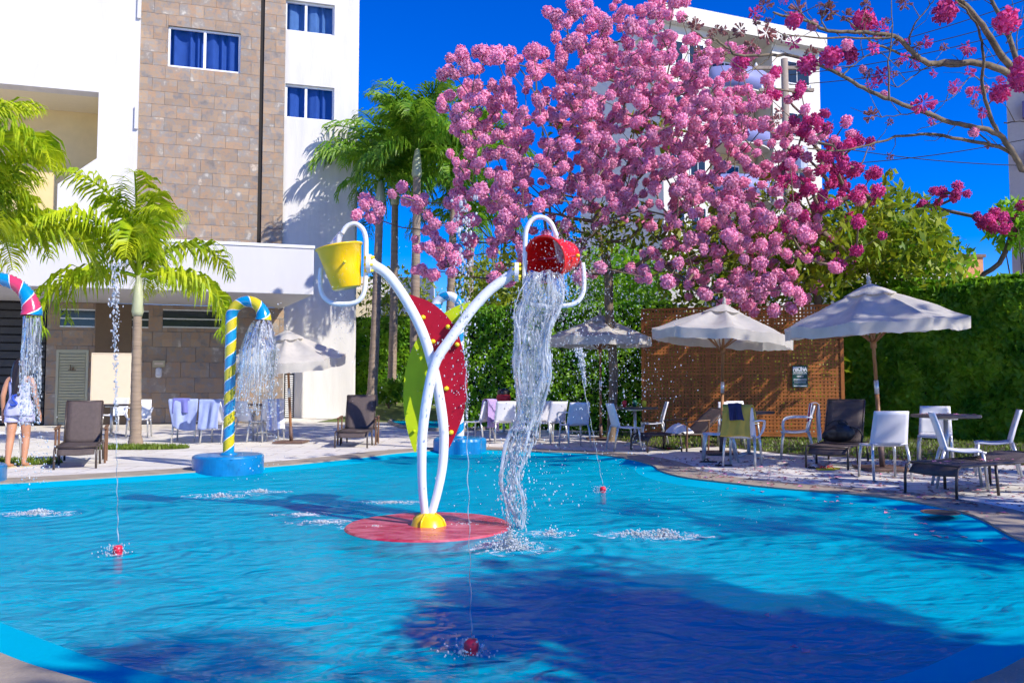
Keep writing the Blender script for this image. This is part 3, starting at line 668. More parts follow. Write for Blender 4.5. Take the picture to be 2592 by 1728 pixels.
# ------------------------------------------------------------------ vegetation builders
def hedge(name, label, a, b, z1, thick, dens=1100, size=(.045,.085), z0=0.0, lm=None):
    a, b = Vector((a[0],a[1],0)), Vector((b[0],b[1],0)); d = (b-a); L = d.length; d.normalize(); nrm = Vector((d.y,-d.x,0))
    if nrm.y > 0: nrm = -nrm
    t = thing(name, label, 'hedge', a)
    def face(u, w):   # bumpy front
        q = d*(u*L) + Vector((0,0,z0+w*(z1-z0)))
        return q + nrm*(.12*mnoise.noise(q*.9)+.06*mnoise.noise(q*3))
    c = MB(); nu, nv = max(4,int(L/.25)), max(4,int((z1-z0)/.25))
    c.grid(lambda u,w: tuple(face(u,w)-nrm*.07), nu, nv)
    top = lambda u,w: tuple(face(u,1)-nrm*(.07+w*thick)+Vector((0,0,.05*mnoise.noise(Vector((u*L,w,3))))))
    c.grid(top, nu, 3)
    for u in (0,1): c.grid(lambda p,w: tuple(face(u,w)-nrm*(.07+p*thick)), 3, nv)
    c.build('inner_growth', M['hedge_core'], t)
    g = MB(); n = int(dens*L*(z1-z0))
    def leaf(p, nn):
        s = random.uniform(*size); ax = Vector((random.gauss(0,1),random.gauss(0,1),random.gauss(0,1)-.6)).normalized()
        nn = (nn*.8 + Vector((random.gauss(.15,.65),random.gauss(0,.6),random.gauss(0,.6)+.3))).normalized(); ax = (ax-nn*ax.dot(nn)).normalized(); sd = nn.cross(ax)
        g.add([p-ax*s, p+sd*s*.42, p+ax*s, p-sd*s*.42], [(0,1,2,3)])
    for _ in range(n):
        u, w = random.random(), random.random(); leaf(face(u,w)+nrm*random.uniform(-.09,.06), nrm)
    for _ in range(int(n*.22*thick)):
        u, w = random.random(), random.random(); leaf(Vector(top(u,w))+Vector((0,0,random.uniform(-.05,.12))), Vector((0,0,1)))
    g.build('leaves', lm or M['hedge_leaf'], t)
    return t
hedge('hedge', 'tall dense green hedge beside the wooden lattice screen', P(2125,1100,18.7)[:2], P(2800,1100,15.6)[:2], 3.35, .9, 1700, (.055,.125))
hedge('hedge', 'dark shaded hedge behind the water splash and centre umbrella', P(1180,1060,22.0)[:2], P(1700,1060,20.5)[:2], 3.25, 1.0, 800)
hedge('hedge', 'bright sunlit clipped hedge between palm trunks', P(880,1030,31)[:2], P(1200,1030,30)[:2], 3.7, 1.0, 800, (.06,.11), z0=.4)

def leaf_cloud(mb, c, rad, n, s=(.06,.12), zs=.8):
    for _ in range(n):
        p = Vector((random.gauss(0,1),random.gauss(0,1),random.gauss(0,1))).normalized()*(random.random()**.4)
        p = Vector(c)+Vector((p.x*rad,p.y*rad,p.z*rad*zs)); L = random.uniform(*s)
        ax = Vector((random.gauss(0,.7),random.gauss(0,.7),-.6+random.gauss(0,.5))).normalized(); sd = ax.orthogonal().normalized(); sd.rotate(Matrix.Rotation(random.random()*6.28,3,ax)) 
        mb.add([p-ax*L, p+sd*L*.38, p+ax*L, p-sd*L*.38], [(0,1,2,3)])

def frond_mesh(L, droop, up, nl=34, ll=.55, seed=0, leafdroop=.6, name='frond', m=None, twist=0.0):
    rd = random.Random(seed); mb = MB(); pts = []; p = Vector((0,0,0)); ang = up; st = L/16
    for i in range(17):
        pts.append(p.copy()); p = p+Vector((math.cos(ang)*st,0,math.sin(ang)*st)); ang -= droop/16*(0.5+1.0*i/16)
    mb.tube(pts, [.03*(1-.85*i/16)+.004 for i in range(17)], 5)
    for k in range(nl):
        u = .12+.88*(k+.5)/nl; f = u*16; i = min(15,int(f)); q = pts[i].lerp(pts[i+1], f-i); t = (pts[i+1]-pts[i]).normalized()
        side = Vector((0,1,0)); upv = side.cross(t)*-1
        if upv.z < 0: upv = -upv
        l = ll*(math.sin(math.pi*(u*.86+.12))**.6)*rd.uniform(.85,1.12)
        for s in (-1,1):
            d = (side*s*rd.uniform(.55,1.0)+t*rd.uniform(.35,.9)+upv*rd.uniform(-.15,.6)).normalized()
            d2 = (d*.75+Vector((0,0,-1))*leafdroop*rd.uniform(.7,1.4)).normalized(); d3 = (d2*.6+Vector((0,0,-1))*leafdroop*1.2).normalized()
            w = l*.030+.007; a = q; b = a+d*l*.4; c = b+d2*l*.35; e = c+d3*l*.3; wd = (t*.8+upv*.4*s).normalized()*w
            mb.add([a-wd*.5,a+wd*.5,b-wd,b+wd,c-wd*.8,c+wd*.8,e], [(0,1,3,2),(2,3,5,4),(4,5,6)])
    me = bpy.data.meshes.new(name); me.from_pydata([tuple(x) for x in mb.v], [], mb.f); me.materials.append(m or M['frond']); return me
FR = [frond_mesh(2.3,2.2,1.05,54,.66,1,.8), frond_mesh(2.4,2.6,.75,54,.70,2,.95), frond_mesh(2.2,1.8,1.3,50,.62,3,.7), frond_mesh(2.1,2.4,.4,50,.66,4,1.1)]
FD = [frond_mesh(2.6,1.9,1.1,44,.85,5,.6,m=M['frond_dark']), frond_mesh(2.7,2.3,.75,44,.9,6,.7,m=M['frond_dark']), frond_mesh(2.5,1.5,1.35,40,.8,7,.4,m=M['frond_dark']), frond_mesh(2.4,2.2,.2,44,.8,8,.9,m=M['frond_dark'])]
def palm(label, base, top, rt, nf, meshes, scale=1.0, shaft=.8, seed=0, spear=True, group=None, shaft_r=None, mats=('palm_trunk','crownshaft')):
    rd = random.Random(seed); base, top = Vector(base), Vector(top); t = thing('palm_tree', label, 'palm', base, group=group)
    d = top-base; pts = []; rs = []
    for i in range(25):
        u = i/24; pts.append(d*u+Vector((.06*math.sin(u*3+seed),.04*math.sin(u*2),0))*(d.length*.25)*u*(1-u)); rs.append(rt*(1.25-.35*u)*(1.0+(.05 if i%2 else 0))+rt*.5*max(0,.08-u)/.08)
    fine = spline(pts, 4); rr = np.interp(np.linspace(0,24,len(fine)), range(25), rs); rr = [float(r*(1+.06*(i%2))) for i, r in enumerate(rr)]
    MB().tube([V(p) for p in fine], rr, 12).build('trunk', M[mats[0]], t, smooth=True)
    if shaft:
        sr = shaft_r or rt*1.05
        MB().tube([d, d+Vector((0,0,shaft*.1)), d+Vector((0,0,shaft*.5)), d+Vector((.01,0,shaft))], [sr*1.0,sr*1.25,sr*1.05,sr*.5], 12).build('crownshaft', M[mats[1]], t, smooth=True)
    hd = d+Vector((0,0,shaft*.9))
    for k in range(nf):
        me = meshes[(k*3+seed) % len(meshes)] if k < nf*.75 else meshes[2]
        o = obj('frond', me, t, hd+Vector((0,0,.04*k/nf))); o.rotation_euler = (rd.uniform(-.15,.15), rd.uniform(-.25,.2), k*2.39996+rd.uniform(-.3,.3)+seed); s = scale*rd.uniform(.85,1.12); o.scale = (s,s,s)
    if spear: o = obj('spear_leaf', MB().tube([hd, hd+Vector((.05,0,.6*scale)), hd+Vector((.12,.02,1.3*scale))],[.05,.045,.005],6).build('tmp', M['frond'] if meshes is FR else M['frond_dark']).data, t); bpy.data.objects.remove(bpy.data.objects['tmp'])
    return t
# bright palm in the deck, and its neighbour leaning in from the left
pb = G(343,1127); ptop = P(348,800,pb.y)
palm('slim palm with bright green arching fronds standing in round grass patch', pb, ptop, .085, 17, FR, 1.1, .85, 3, shaft_r=.09)
pb2 = Vector((-9.7, 14.2, 0)); palm('bright green palm hanging its fronds in from the left edge', pb2, (-9.6,14.2,2.9), .13, 18, FR, 1.15, .8, 5, shaft_r=.12)
palm('taller bright palm whose crown reaches over the white loggia wall', Vector((-9.6,13.4,0)), (-9.55,13.4,3.9), .13, 17, FR, 1.05, .8, 9, shaft_r=.12)
# palm grove behind
PG = 'dark palms in the grove behind the pool'
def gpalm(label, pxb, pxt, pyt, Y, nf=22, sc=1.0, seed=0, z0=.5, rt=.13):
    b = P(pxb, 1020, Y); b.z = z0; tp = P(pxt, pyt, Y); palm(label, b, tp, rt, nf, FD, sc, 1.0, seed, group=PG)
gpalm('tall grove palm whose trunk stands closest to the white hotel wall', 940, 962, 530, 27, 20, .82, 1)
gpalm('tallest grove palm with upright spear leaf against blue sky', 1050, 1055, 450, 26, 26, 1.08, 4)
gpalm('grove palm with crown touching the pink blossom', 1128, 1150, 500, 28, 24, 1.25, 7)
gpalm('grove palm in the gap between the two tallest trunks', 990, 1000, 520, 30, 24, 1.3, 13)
gpalm('shorter grove palm behind the red and green flower panels', 1195, 1190, 640, 29, 16, 1.0, 10)
# potted shrubs under the grove
def shrub(label, px, py, Y, r, n=500, h=None, m='tree_leaf', s=(.07,.16)):
    c = P(px, py, Y); t = thing('shrub', label, 'shrub', (c.x,c.y,0 if c.y < 26 else .4)); mb = MB(); zc = c.z-t.location.z
    leaf_cloud(mb, (0,0,zc), r, n, s); mb.build('foliage', M[m], t)
    st = MB()
    for k in range(5):
        a = k*1.26; st.tube([(0,0,0),(r*.3*math.cos(a),r*.3*math.sin(a),zc*.6),(r*.6*math.cos(a),r*.6*math.sin(a),zc+r*.3)],[.03,.02,.008],5)
    st.build('stem', M['trunk'], t)
shrub('leafy potted plant at foot of bright hedge', 985, 990, 28, .55, 420, m='frond_dark', s=(.10,.22))
shrub('dense green shrub rising behind dark hedge near centre umbrella', 1560, 730, 23.5, 1.7, 2600, m='hedge_leaf')
shrub('broad shrub above the hedge behind the falling water', 1290, 745, 25, 1.8, 2200, m='tree_leaf')
shrub('yellow green shrub between the blossoms and lattice screen', 1850, 690, 21, 2.0, 2600)
shrub('large leafy shrub above the lattice screen beside white house', 2080, 640, 20, 1.8, 2600)
shrub('tall leafy shrub right of the deep magenta blossoms', 2230, 600, 18.5, 1.45, 1900)
shrub('dark leafy shrub spreading over the tall hedge', 2330, 680, 18.5, 1.2, 1400, m='hedge_leaf')
shrub('bright shrub at the picture edge above the tall hedge', 2600, 570, 18.2, .9, 900, m='hedge_leaf')
shrub('low shrub behind the palm trunks near distant house', 1010, 760, 33, 1.8, 1200, m='tree_leaf')
shrub('pale shrub behind the lime flower panel', 1230, 720, 31, 1.5, 900, m='tree_leaf')

# ------------------------------------------------------------------ blossoming trees
def pompom_mesh(name, m, n=95, seed=0, loose=0.0):
    rd = random.Random(seed); mb = MB()
    bm = bmesh.new(); bmesh.ops.create_icosphere(bm, subdivisions=1, radius=.72); mb.add([v.co for v in bm.verts], [[v.index for v in f.verts] for f in bm.faces]); bm.free()
    for k in range(n):
        z = 1-2*(k+.5)/n; ph = k*2.39996; r = math.sqrt(1-z*z); d = Vector((r*math.cos(ph),r*math.sin(ph),z))
        d = (d+Vector((rd.gauss(0,.12),rd.gauss(0,.12),rd.gauss(0,.12)))).normalized()
        tip = d*rd.uniform(.80,1.12+loose); x = d.orthogonal().normalized(); x.rotate(Matrix.Rotation(rd.random()*6.28,3,d)); y = d.cross(x); w = rd.uniform(.12,.27); ti = rd.uniform(-.16,.16)
        b = d*(.6)
        mb.add([b, tip+x*w+d*ti, tip+y*w, tip-x*w-d*ti, tip-y*w*.8+d*.04], [(0,1,2),(0,2,3),(0,3,4),(0,4,1),(1,2,3,4)][:5])
    me = bpy.data.meshes.new(name); me.from_pydata([tuple(v) for v in mb.v], [], mb.f); me.materials.append(m); return me
def loose_mesh(name, m, n=34, seed=0):
    rd = random.Random(seed); mb = MB()
    for k in range(n):
        d = Vector((rd.gauss(0,1),rd.gauss(0,1),rd.gauss(0,1)-.2)).normalized(); a = d*rd.uniform(.1,.35); e = d*rd.uniform(.7,1.15)+Vector((0,0,-.12)); x = d.orthogonal().normalized()*rd.uniform(.08,.18); y = d.cross(x)
        mb.add([a, e+x, e+y, e-x, e-y], [(0,1,2),(0,2,3),(0,3,4),(0,4,1)])
    me = bpy.data.meshes.new(name); me.from_pydata([tuple(v) for v in mb.v], [], mb.f); me.materials.append(m); return me
PK = [pompom_mesh('blossom', M['pink'], 95, s) for s in range(3)]
MG = [pompom_mesh('blossom', M['magenta'], 85, s, .1) for s in range(3)]
WL = [loose_mesh('blossom', M['wilted'], 36, s) for s in range(2)] + [loose_mesh('blossom', M['magenta'], 30, 5)]

def skeleton(t, name, trunk, tips, r0, tip_r=.008, m=None, off=Vector((0,0,0)), step=.55, limbs=()):
    nodes = [Vector(p) for p in trunk]; par = [-1]+list(range(len(trunk)-1)); fork = nodes[-1]
    fixed = len(nodes)
    for lb in limbs:
        prev = min(range(len(nodes)), key=lambda i: (nodes[i]-lb[0]).length) if (lb[0]-nodes[0]).length else 0
        for q in lb: nodes.append(Vector(q)); par.append(prev); prev = len(nodes)-1
    order = sorted(range(len(tips)), key=lambda i: (tips[i]-fork).length); tipnode = {}
    for i in order:
        T = tips[i]; arr = np.array([tuple(n) for n in nodes]); dd = np.linalg.norm(arr-np.array(tuple(T)),axis=1)
        df = np.linalg.norm(arr-np.array(tuple(fork)),axis=1); dT = (T-fork).length
        cost = dd+np.maximum(0, df-dT)*1.5+np.maximum(0, arr[:,2]-T.z+.1)*.8+df*.12; cost[:max(0,len(trunk)-2)] += 3
        j = int(cost.argmin()); A_ = nodes[j]; D = T-A_; n = max(1,int(D.length/step)); prev = j
        for k in range(1,n+1):
            u = k/n; q = A_+D*u
            if k < n: q += Vector((random.gauss(0,.05),random.gauss(0,.05),-.10*D.length*math.sin(math.pi*u)*.6+random.gauss(0,.04)))
            nodes.append(q); par.append(prev); prev = len(nodes)-1
        tipnode[i] = prev
    cnt = [0]*len(nodes)
    for i in tipnode.values():
        while i >= 0: cnt[i] += 1; i = par[i]
    for i in range(len(nodes)): cnt[i] = max(cnt[i], 1)
    mx = max(cnt); rad = [tip_r+(r0-tip_r)*(c/mx)**.5*1.0 if c > 1 else tip_r for c in cnt]
    kids = [[] for _ in nodes]
    for i, p in enumerate(par):
        if p >= 0: kids[p].append(i)
    mb = MB(); trunk_mb = MB(); stack = [0]; first = True
    starts = [(0, None)]
    while starts:
        s, p = starts.pop(); ch = ([p] if p is not None else [])+[s]; cur = s
        while kids[cur]:
            ks = sorted(kids[cur], key=lambda i: -cnt[i]); 
            for o_ in ks[1:]: starts.append((o_, cur))
            cur = ks[0]; ch.append(cur)
        if len(ch) > 1:
            rs = [rad[i] for i in ch]
            if p is not None: rs[0] = min(rs[1]*1.15, rs[0])
            big = max(rs) > .03
            pts = [nodes[i]-off for i in ch]
            if big and len(pts) > 2:
                pf = spline(pts, 3); rs = list(map(float, np.interp(np.linspace(0,len(rs)-1,len(pf)), range(len(rs)), rs))); pts = [V(q) for q in pf]
            (trunk_mb if p is None else mb).tube(pts, rs, 8 if p is None else (6 if big else 4), cap=False)
    trunk_mb.build('trunk', m, t, smooth=True); mb.build('branches', m, t, smooth=True)

def blob_tips(blobs, Yc, Yr, s=1.102, mind=.2, jit=1.0):
    pts = []; 
    for (cx,cy,rx,ry,n) in blobs:
        k = 0; tries = 0
        while k < n and tries < n*25:
            tries += 1; a = random.random()*6.283; r = math.sqrt(random.random())
            x, y = (cx+rx*r*math.cos(a))*s, (cy+ry*r*math.sin(a))*s
            Y = Yc+Yr*random.uniform(-1,1)*jit
            q = P(x,y,Y)
            if all((q-p).length > mind for p in pts[-220:]): pts.append(q); k += 1
    return pts
A_BL = [(1045,128,28,14,5),(1090,132,45,16,7),(1160,128,38,22,10),(1215,145,45,40,16),(1030,160,22,16,3),(1110,190,75,40,14),(1050,240,42,30,9),(1160,270,100,60,30),(1090,300,50,40,12),
 (1300,60,45,60,12),(1340,120,70,70,26),(1420,30,110,35,24),(1540,20,55,30,12),(1440,110,110,70,44),(1420,210,140,80,60),(1290,220,90,70,30),(1280,330,130,80,56),(1400,330,120,80,50),
 (1560,140,90,70,28),(1560,250,110,90,48),(1500,400,150,90,66),(1130,400,90,60,28),(1080,360,45,40,8),(1120,470,100,50,26),(1240,440,110,60,34),(1350,470,100,70,28),(1690,280,110,90,34),(1680,400,120,80,38),
 (1620,500,150,70,46),(1740,500,110,70,26),(1560,600,120,55,26),(1680,610,140,60,34),(1760,680,90,40,14),(1640,680,60,25,7),(1230,540,70,35,10),
 (930,450,28,20,4),(975,475,32,26,6),(845,465,22,10,3),(870,495,26,16,4),(815,493,6,4,1),(905,440,10,8,1),(960,560,14,12,3),(1030,540,60,35,12),(1010,600,65,40,13),(1110,560,50,50,9),(1160,620,45,35,5),(1230,590,50,50,6),(1350,600,50,45,7),(1780,560,90,60,16),(1830,640,60,50,9),(1850,520,60,40,7),(1640,150,60,60,13),(1720,210,60,50,11),(1620,330,100,70,18),(1760,340,70,60,12),(1700,130,40,40,5)]
TA = Vector((P(1545,1000,17).x, 17.0, 0))
fork = Vector((P(1540,690,17).x, 17.0, P(1540,690,17).z))
treeA = thing('pink_trumpet_tree', 'big trumpet tree covered in pale pink pompom blossoms behind the pool', 'tree', TA)
tips = blob_tips([(a,b,c*1.04,d*1.04,max(1,int(n*1.15))) for a,b,c,d,n in A_BL], 16.2, 2.2, mind=.20)
limbsA = []
for px,py,Y in ((1500,560,16.5),(1300,430,16.2),(1640,560,16.6),(1800,560,16.8)):
    e = P(px,py,Y); limbsA.append([fork.lerp(e,.5)+Vector((0,0,.15)), e])
skeleton(treeA, 'branches', [TA, TA.lerp(fork,.4)+Vector((.08,0,0)), TA.lerp(fork,.8), fork], tips, .095, .007, M['trunk'], TA, limbs=limbsA)
def put_blossoms(t, tips, meshes, rmin, rmax, keep=300, colors=None):
    order = sorted(tips, key=lambda p: p.y)
    rest = MB()
    for i, p in enumerate(order):
        r = random.uniform(rmin, rmax); me = random.choice(meshes); e = (random.random()*6.28,random.random()*6.28,random.random()*6.28)
        sc = (r*random.uniform(.82,1.25), r*random.uniform(.85,1.15), r*random.uniform(.78,1.08))
        if i < keep:
            o = obj('blossom', me, t, p-t.location); o.rotation_euler = e; o.scale = sc
        else:
            Mx = Matrix.LocRotScale(p-t.location, Matrix.Rotation(e[0],3,'X') @ Matrix.Rotation(e[2],3,'Z'), Vector(sc))
            rest.add([Mx @ v.co for v in me.vertices], [tuple(f.vertices) for f in me.polygons])
    if rest.v:
        o = rest.build('far_blossoms', meshes[0].materials[0], t); o['kind'] = 'stuff'
put_blossoms(treeA, tips, PK, .085, .142)
lf = MB()
for (cx,cy,r,n) in ((1420,520,.8,260),(1560,560,.9,320),(1330,560,.8,200),(1720,560,.9,320),(1200,600,.7,160),(1780,440,.6,120),(1500,300,.7,60),(1280,290,.6,30),(1640,480,.7,120)):
    q = P(cx*1.102,cy*1.102,16.8); leaf_cloud(lf, q-TA, r, n, (.06,.13))
o = lf.build('leaves', M['tree_leaf'], treeA)

# deeper magenta tree at the right of it
TC = Vector((P(2085,1000,19.2).x, 19.2, 0)); forkC = P(2070,690,18.6)
treeC = thing('magenta_trumpet_tree', 'slimmer trumpet tree with deep magenta blossoms and long green leaves', 'tree', TC)
C_BL = [(1800,215,40,30,6),(1760,180,30,22,3),(1850,280,50,35,8),(1900,300,55,35,12),(1950,350,60,40,14),(1890,390,70,50,18),(1980,420,60,40,16),(1850,430,60,40,12),(1830,500,60,40,8),(1900,500,60,45,9),(1990,480,40,40,5),(1890,580,40,30,6),(1960,590,40,25,4),(2020,540,20,12,3),(1930,640,30,30,4),(1820,330,45,35,9),(1780,400,40,40,7)]
tipsC = blob_tips([(a,b,c*1.1,d*1.1,max(1,int(n*.85))) for a,b,c,d,n in C_BL], 15.9, 1.4, mind=.21)
skeleton(treeC, 'branches', [TC, TC.lerp(forkC,.5), forkC], tipsC, .09, .007, M['trunk'], TC)
put_blossoms(treeC, tipsC, MG+PK[:1], .085, .125)
lf = MB()
for (cx,cy,r,n) in ((1960,560,.7,220),(2030,500,.6,170),(2080,560,.8,260),(1900,620,.7,180),(2120,520,.5,120),(2040,430,.5,30),(2150,600,.7,160)):
    q = P(cx*1.102,cy*1.102,16.0); leaf_cloud(lf, q-TC, r, n, (.08,.17))
lf.build('leaves', M['tree_leaf'], treeC)
# third, far right dark one
TD = Vector((P(2480,1000,16.5).x, 18.5, 0)); forkD = P(2470,720,18.5)
treeD = thing('small_trumpet_tree', 'thin bare trumpet tree with few magenta blossoms near the tower', 'tree', TD)
tipsD = blob_tips([(2255,497,40,22,7),(2300,530,30,15,3),(2190,440,50,14,7),(2130,470,30,14,4),(2330,480,20,20,2),(2290,500,40,20,3)], 17.8, .8, mind=.15)
skeleton(treeD, 'branches', [TD, TD.lerp(forkD,.5), forkD], tipsD, .06, .007, M['trunk'], TD); put_blossoms(treeD, tipsD, MG, .09, .13)

# leafy trees right of the picture shading the deck; round one added for shadow
def shade_tree(label, base, h, cr, n, tips_n, seed):
    random.seed(seed); b = Vector(base); t = thing('shade_tree', label, 'tree', b); fk = b+Vector((0,0,h*.45)); c = b+Vector((0,0,h)); tp = []
    while len(tp) < tips_n:
        d = Vector((random.uniform(-1,1),random.uniform(-1,1),random.uniform(-.6,.7)))
        if d.length < 1: tp.append(c+d*cr)
    skeleton(t, 'branches', [b, b.lerp(fk,.5), fk], tp, .15, .012, M['trunk'], b, step=.8)
    lf = MB()
    for q in tp: leaf_cloud(lf, q-b, random.uniform(.35,.7), n, (.09,.17), .6)
    lf.build('leaves', M['tree_leaf'], t)
shade_tree('broad leafy tree beyond the right edge shading the deck', (13.2,6.3,0), 6.6, 3.6, 46, 58, 31)
shade_tree('leafy tree behind the right edge shading the pool', (10.0,2.7,0), 5.8, 1.9, 60, 22, 32)
shade_tree('unseen round leafy crown added beyond the near right corner to shade the pool', (5.95,.45,0), 4.4, 1.0, 170, 28, 35)  # added shadow caster, crown shaped for a broken-edged shadow on the pool
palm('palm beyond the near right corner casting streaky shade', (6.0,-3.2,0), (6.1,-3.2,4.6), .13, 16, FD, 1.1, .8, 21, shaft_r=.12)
shrub('yellow green shrub behind the left half of lattice screen', 1760, 900, 19.6, 1.35, 1500, m='tree_leaf')
shrub('yellow green shrub behind the right half of lattice screen', 2020, 930, 19.3, 1.35, 1500, m='tree_leaf')
hedge('hedge', 'low dark hedge seen through the lattice holes', P(1640,1060,21.5)[:2], P(2200,1060,20.8)[:2], 2.7, .6, 500)
random.seed(77)
# near tree reaching in from the right
def Z5(p): return (1650+p[0]/2.24, p[1]/2.24)
def limb(pts, Y0, Y1): return [P(*Z5(p), Y0+(Y1-Y0)*i/(len(pts)-1)) for i, p in enumerate(pts)]
TB = Vector((7.6, 10.2, 0)); fb = P(2720, 520, 10.2)
treeB = thing('bare_trumpet_tree', 'near pale-barked trumpet tree with bare limbs and sparse magenta blossoms', 'tree', TB)
LB = [
 (.055,.012, limb([(2420,1200),(2200,1010),(2100,960),(2055,880),(1960,760),(1840,725),(1700,690),(1500,620),(1350,570),(1200,500),(1080,430),(960,375),(830,330),(680,310),(550,320),(460,300),(400,250),(330,215),(260,190)],10.2,8.6)),
 (.035,.010, limb([(2055,880),(1930,820),(1700,780),(1520,760),(1340,790),(1200,830),(1050,855),(880,840)],10.0,9.6)),
 (.035,.010, limb([(1960,760),(1900,600),(1870,450),(1880,350),(1860,200),(1800,80),(1720,0),(1660,-80)],9.9,9.2)),
 (.075,.014, limb([(2420,800),(2240,600),(2110,500),(2040,430),(1900,370),(1700,355),(1560,355),(1490,310),(1420,240),(1350,200),(1150,180),(1000,180),(900,130),(750,90),(690,70)],10.2,8.8)),
 (.070,.030, limb([(2240,600),(2110,460),(1990,330),(1900,180),(1800,50),(1740,0),(1650,-90)],10.1,9.3)),
 (.050,.020, limb([(2110,460),(2000,150),(1930,0),(1880,-100)],10.0,10.2)),
 (.018,.007, limb([(1460,250),(1480,150),(1560,50),(1620,-30)],9.4,9.2)),
 (.018,.006, limb([(1350,570),(1340,400),(1360,200),(1360,0)],9.4,9.0)),
 (.022,.007, limb([(1370,215),(1200,215),(1000,220),(820,200),(740,200)],9.3,8.8)),
 (.030,.008, limb([(1850,355),(1700,375),(1500,340),(1330,270),(1250,240),(1150,150),(1100,110)],9.8,9.2)),
 (.014,.005, limb([(1080,430),(1150,360),(1260,300),(1380,290)],9.1,9.2)),
 (.012,.005, limb([(680,310),(640,350),(560,400),(470,430)],8.8,8.8)),
 (.012,.005, limb([(460,300),(430,240),(440,200)],8.7,8.6)),
 (.014,.005, limb([(1700,690),(1560,640),(1450,650),(1300,660),(1250,640)],9.7,9.5)),
 (.012,.005, limb([(2000,700),(2080,690),(2110,690)],10,9.8)),
 (.014,.005, limb([(1920,820),(1800,720),(1650,700),(1500,740)],9.9,9.7)),
 (.014,.005, limb([(1900,600),(1960,540),(1990,500)],9.9,9.7)),
 (.012,.005, limb([(1870,450),(1800,440),(1700,560),(1580,590)],9.8,9.6)),
 (.012,.005, limb([(1600,360),(1500,420),(1400,490),(1350,440),(1310,420)],9.7,9.6)),
 (.014,.005, limb([(1000,180),(960,120),(980,60),(1010,0)],9.0,8.8)),
 (.010,.004, limb([(900,130),(830,60),(800,0)],8.9,8.8)),
 (.010,.004, limb([(1150,180),(1200,120)],9.1,9.0)),
 (.012,.005, limb([(2010,250),(2060,120),(2040,0)],10,9.9)),
 (.014,.006, limb([(2130,420),(2080,350),(2070,200),(2110,80)],10.2,10.1)),
]
TW = []; mb = MB(); trunkb = MB()
for r0_, r1_, pts in LB:
    pf = spline(pts, 4); k = len(pf); pf = [V(p)+Vector((random.gauss(0,.006),0,random.gauss(0,.008)))-TB for p in pf]
    mb.tube(pf, [.78*(r0_+(r1_-r0_)*(i/(k-1))**.8) for i in range(k)], 7 if r0_ > .03 else 5)
    # twiglets
    for i in range(3, k-1, 3 if r0_ < .05 else 4):
        if pf[i].x+TB.x > 6.5: continue
        d = Vector((random.gauss(-.3,.7),random.gauss(0,.5),random.gauss(.3,.7))).normalized(); L = random.uniform(.12,.45)
        a = pf[i]; b = a+d*L*.5+Vector((0,0,.03)); e = b+(d+Vector((random.gauss(0,.4),0,random.gauss(.2,.4)))).normalized()*L*.5
        mb.tube([a,b,e],[.006,.004,.002],4); TW.append(e+TB)
trunkb.tube([V(p) for p in spline([(0,0,0),(.1,0,1.2),(.0,0,2.2),(fb-TB)*.9,P(*Z5((2420,800)),10.2)-TB],6)], [.2-.1*i/24 for i in range(25)], 12)
mb.tube([V(p) for p in spline([(.05,0,1.6),(-.1,0,2.1),P(*Z5((2420,1200)),10.2)-TB],6)], .06, 8)
trunkb.build('trunk', M['trunk_pale'], treeB, smooth=True); mb.build('branches', M['trunk_pale'], treeB, smooth=True)
Bf = [(1200,120,.125,0),(1015,325,.11,0),(1660,70,.125,0),(2010,120,.135,0),(880,370,.10,0),(1790,270,.10,2),(1310,430,.12,2),(1540,580,.14,2),(1720,490,.08,2),(1830,520,.08,2),(1975,530,.10,0),(2085,450,.12,0),(805,120,.09,0),(640,30,.10,1),(650,190,.11,1),(1010,60,.12,1),(830,60,.13,1),(1100,90,.08,1),(250,150,.09,1),(500,170,.09,1),(370,170,.06,1),(560,260,.10,1),(280,290,.07,1),(720,640,.07,1),(900,300,.09,1),(585,80,.09,2),(800,240,.09,2),(1120,310,.10,0),(1300,170,.12,2),(1260,270,.08,2),(1430,20,.09,1),(1240,660,.09,1),(1250,480,.08,2),(1550,240,.08,2),(2100,380,.11,0),(1880,640,.07,2),(1960,470,.08,2),(750,0,.06,2),(510,350,.09,0),(700,690,.07,1),(1490,360,.07,2),(1430,320,.06,2),(1800,410,.07,2)]
for e in random.sample(TW, min(46,len(TW))):
    o = obj('blossom', random.choice(WL+[PK[0]]), treeB, e-TB); o.rotation_euler = (random.random()*6,random.random()*6,random.random()*6); r = random.uniform(.035,.07); o.scale = (r,r,r)
for (x,y,r,k) in Bf:
    p = P(*Z5((x,y)), 9.1+random.uniform(-.3,.5)); me = random.choice(MG) if k == 0 else (random.choice(WL[:2]) if k == 1 else WL[2])
    o = obj('blossom', me, treeB, p-TB); o.rotation_euler = (random.random()*6,random.random()*6,random.random()*6); o.scale = (r,r,r)

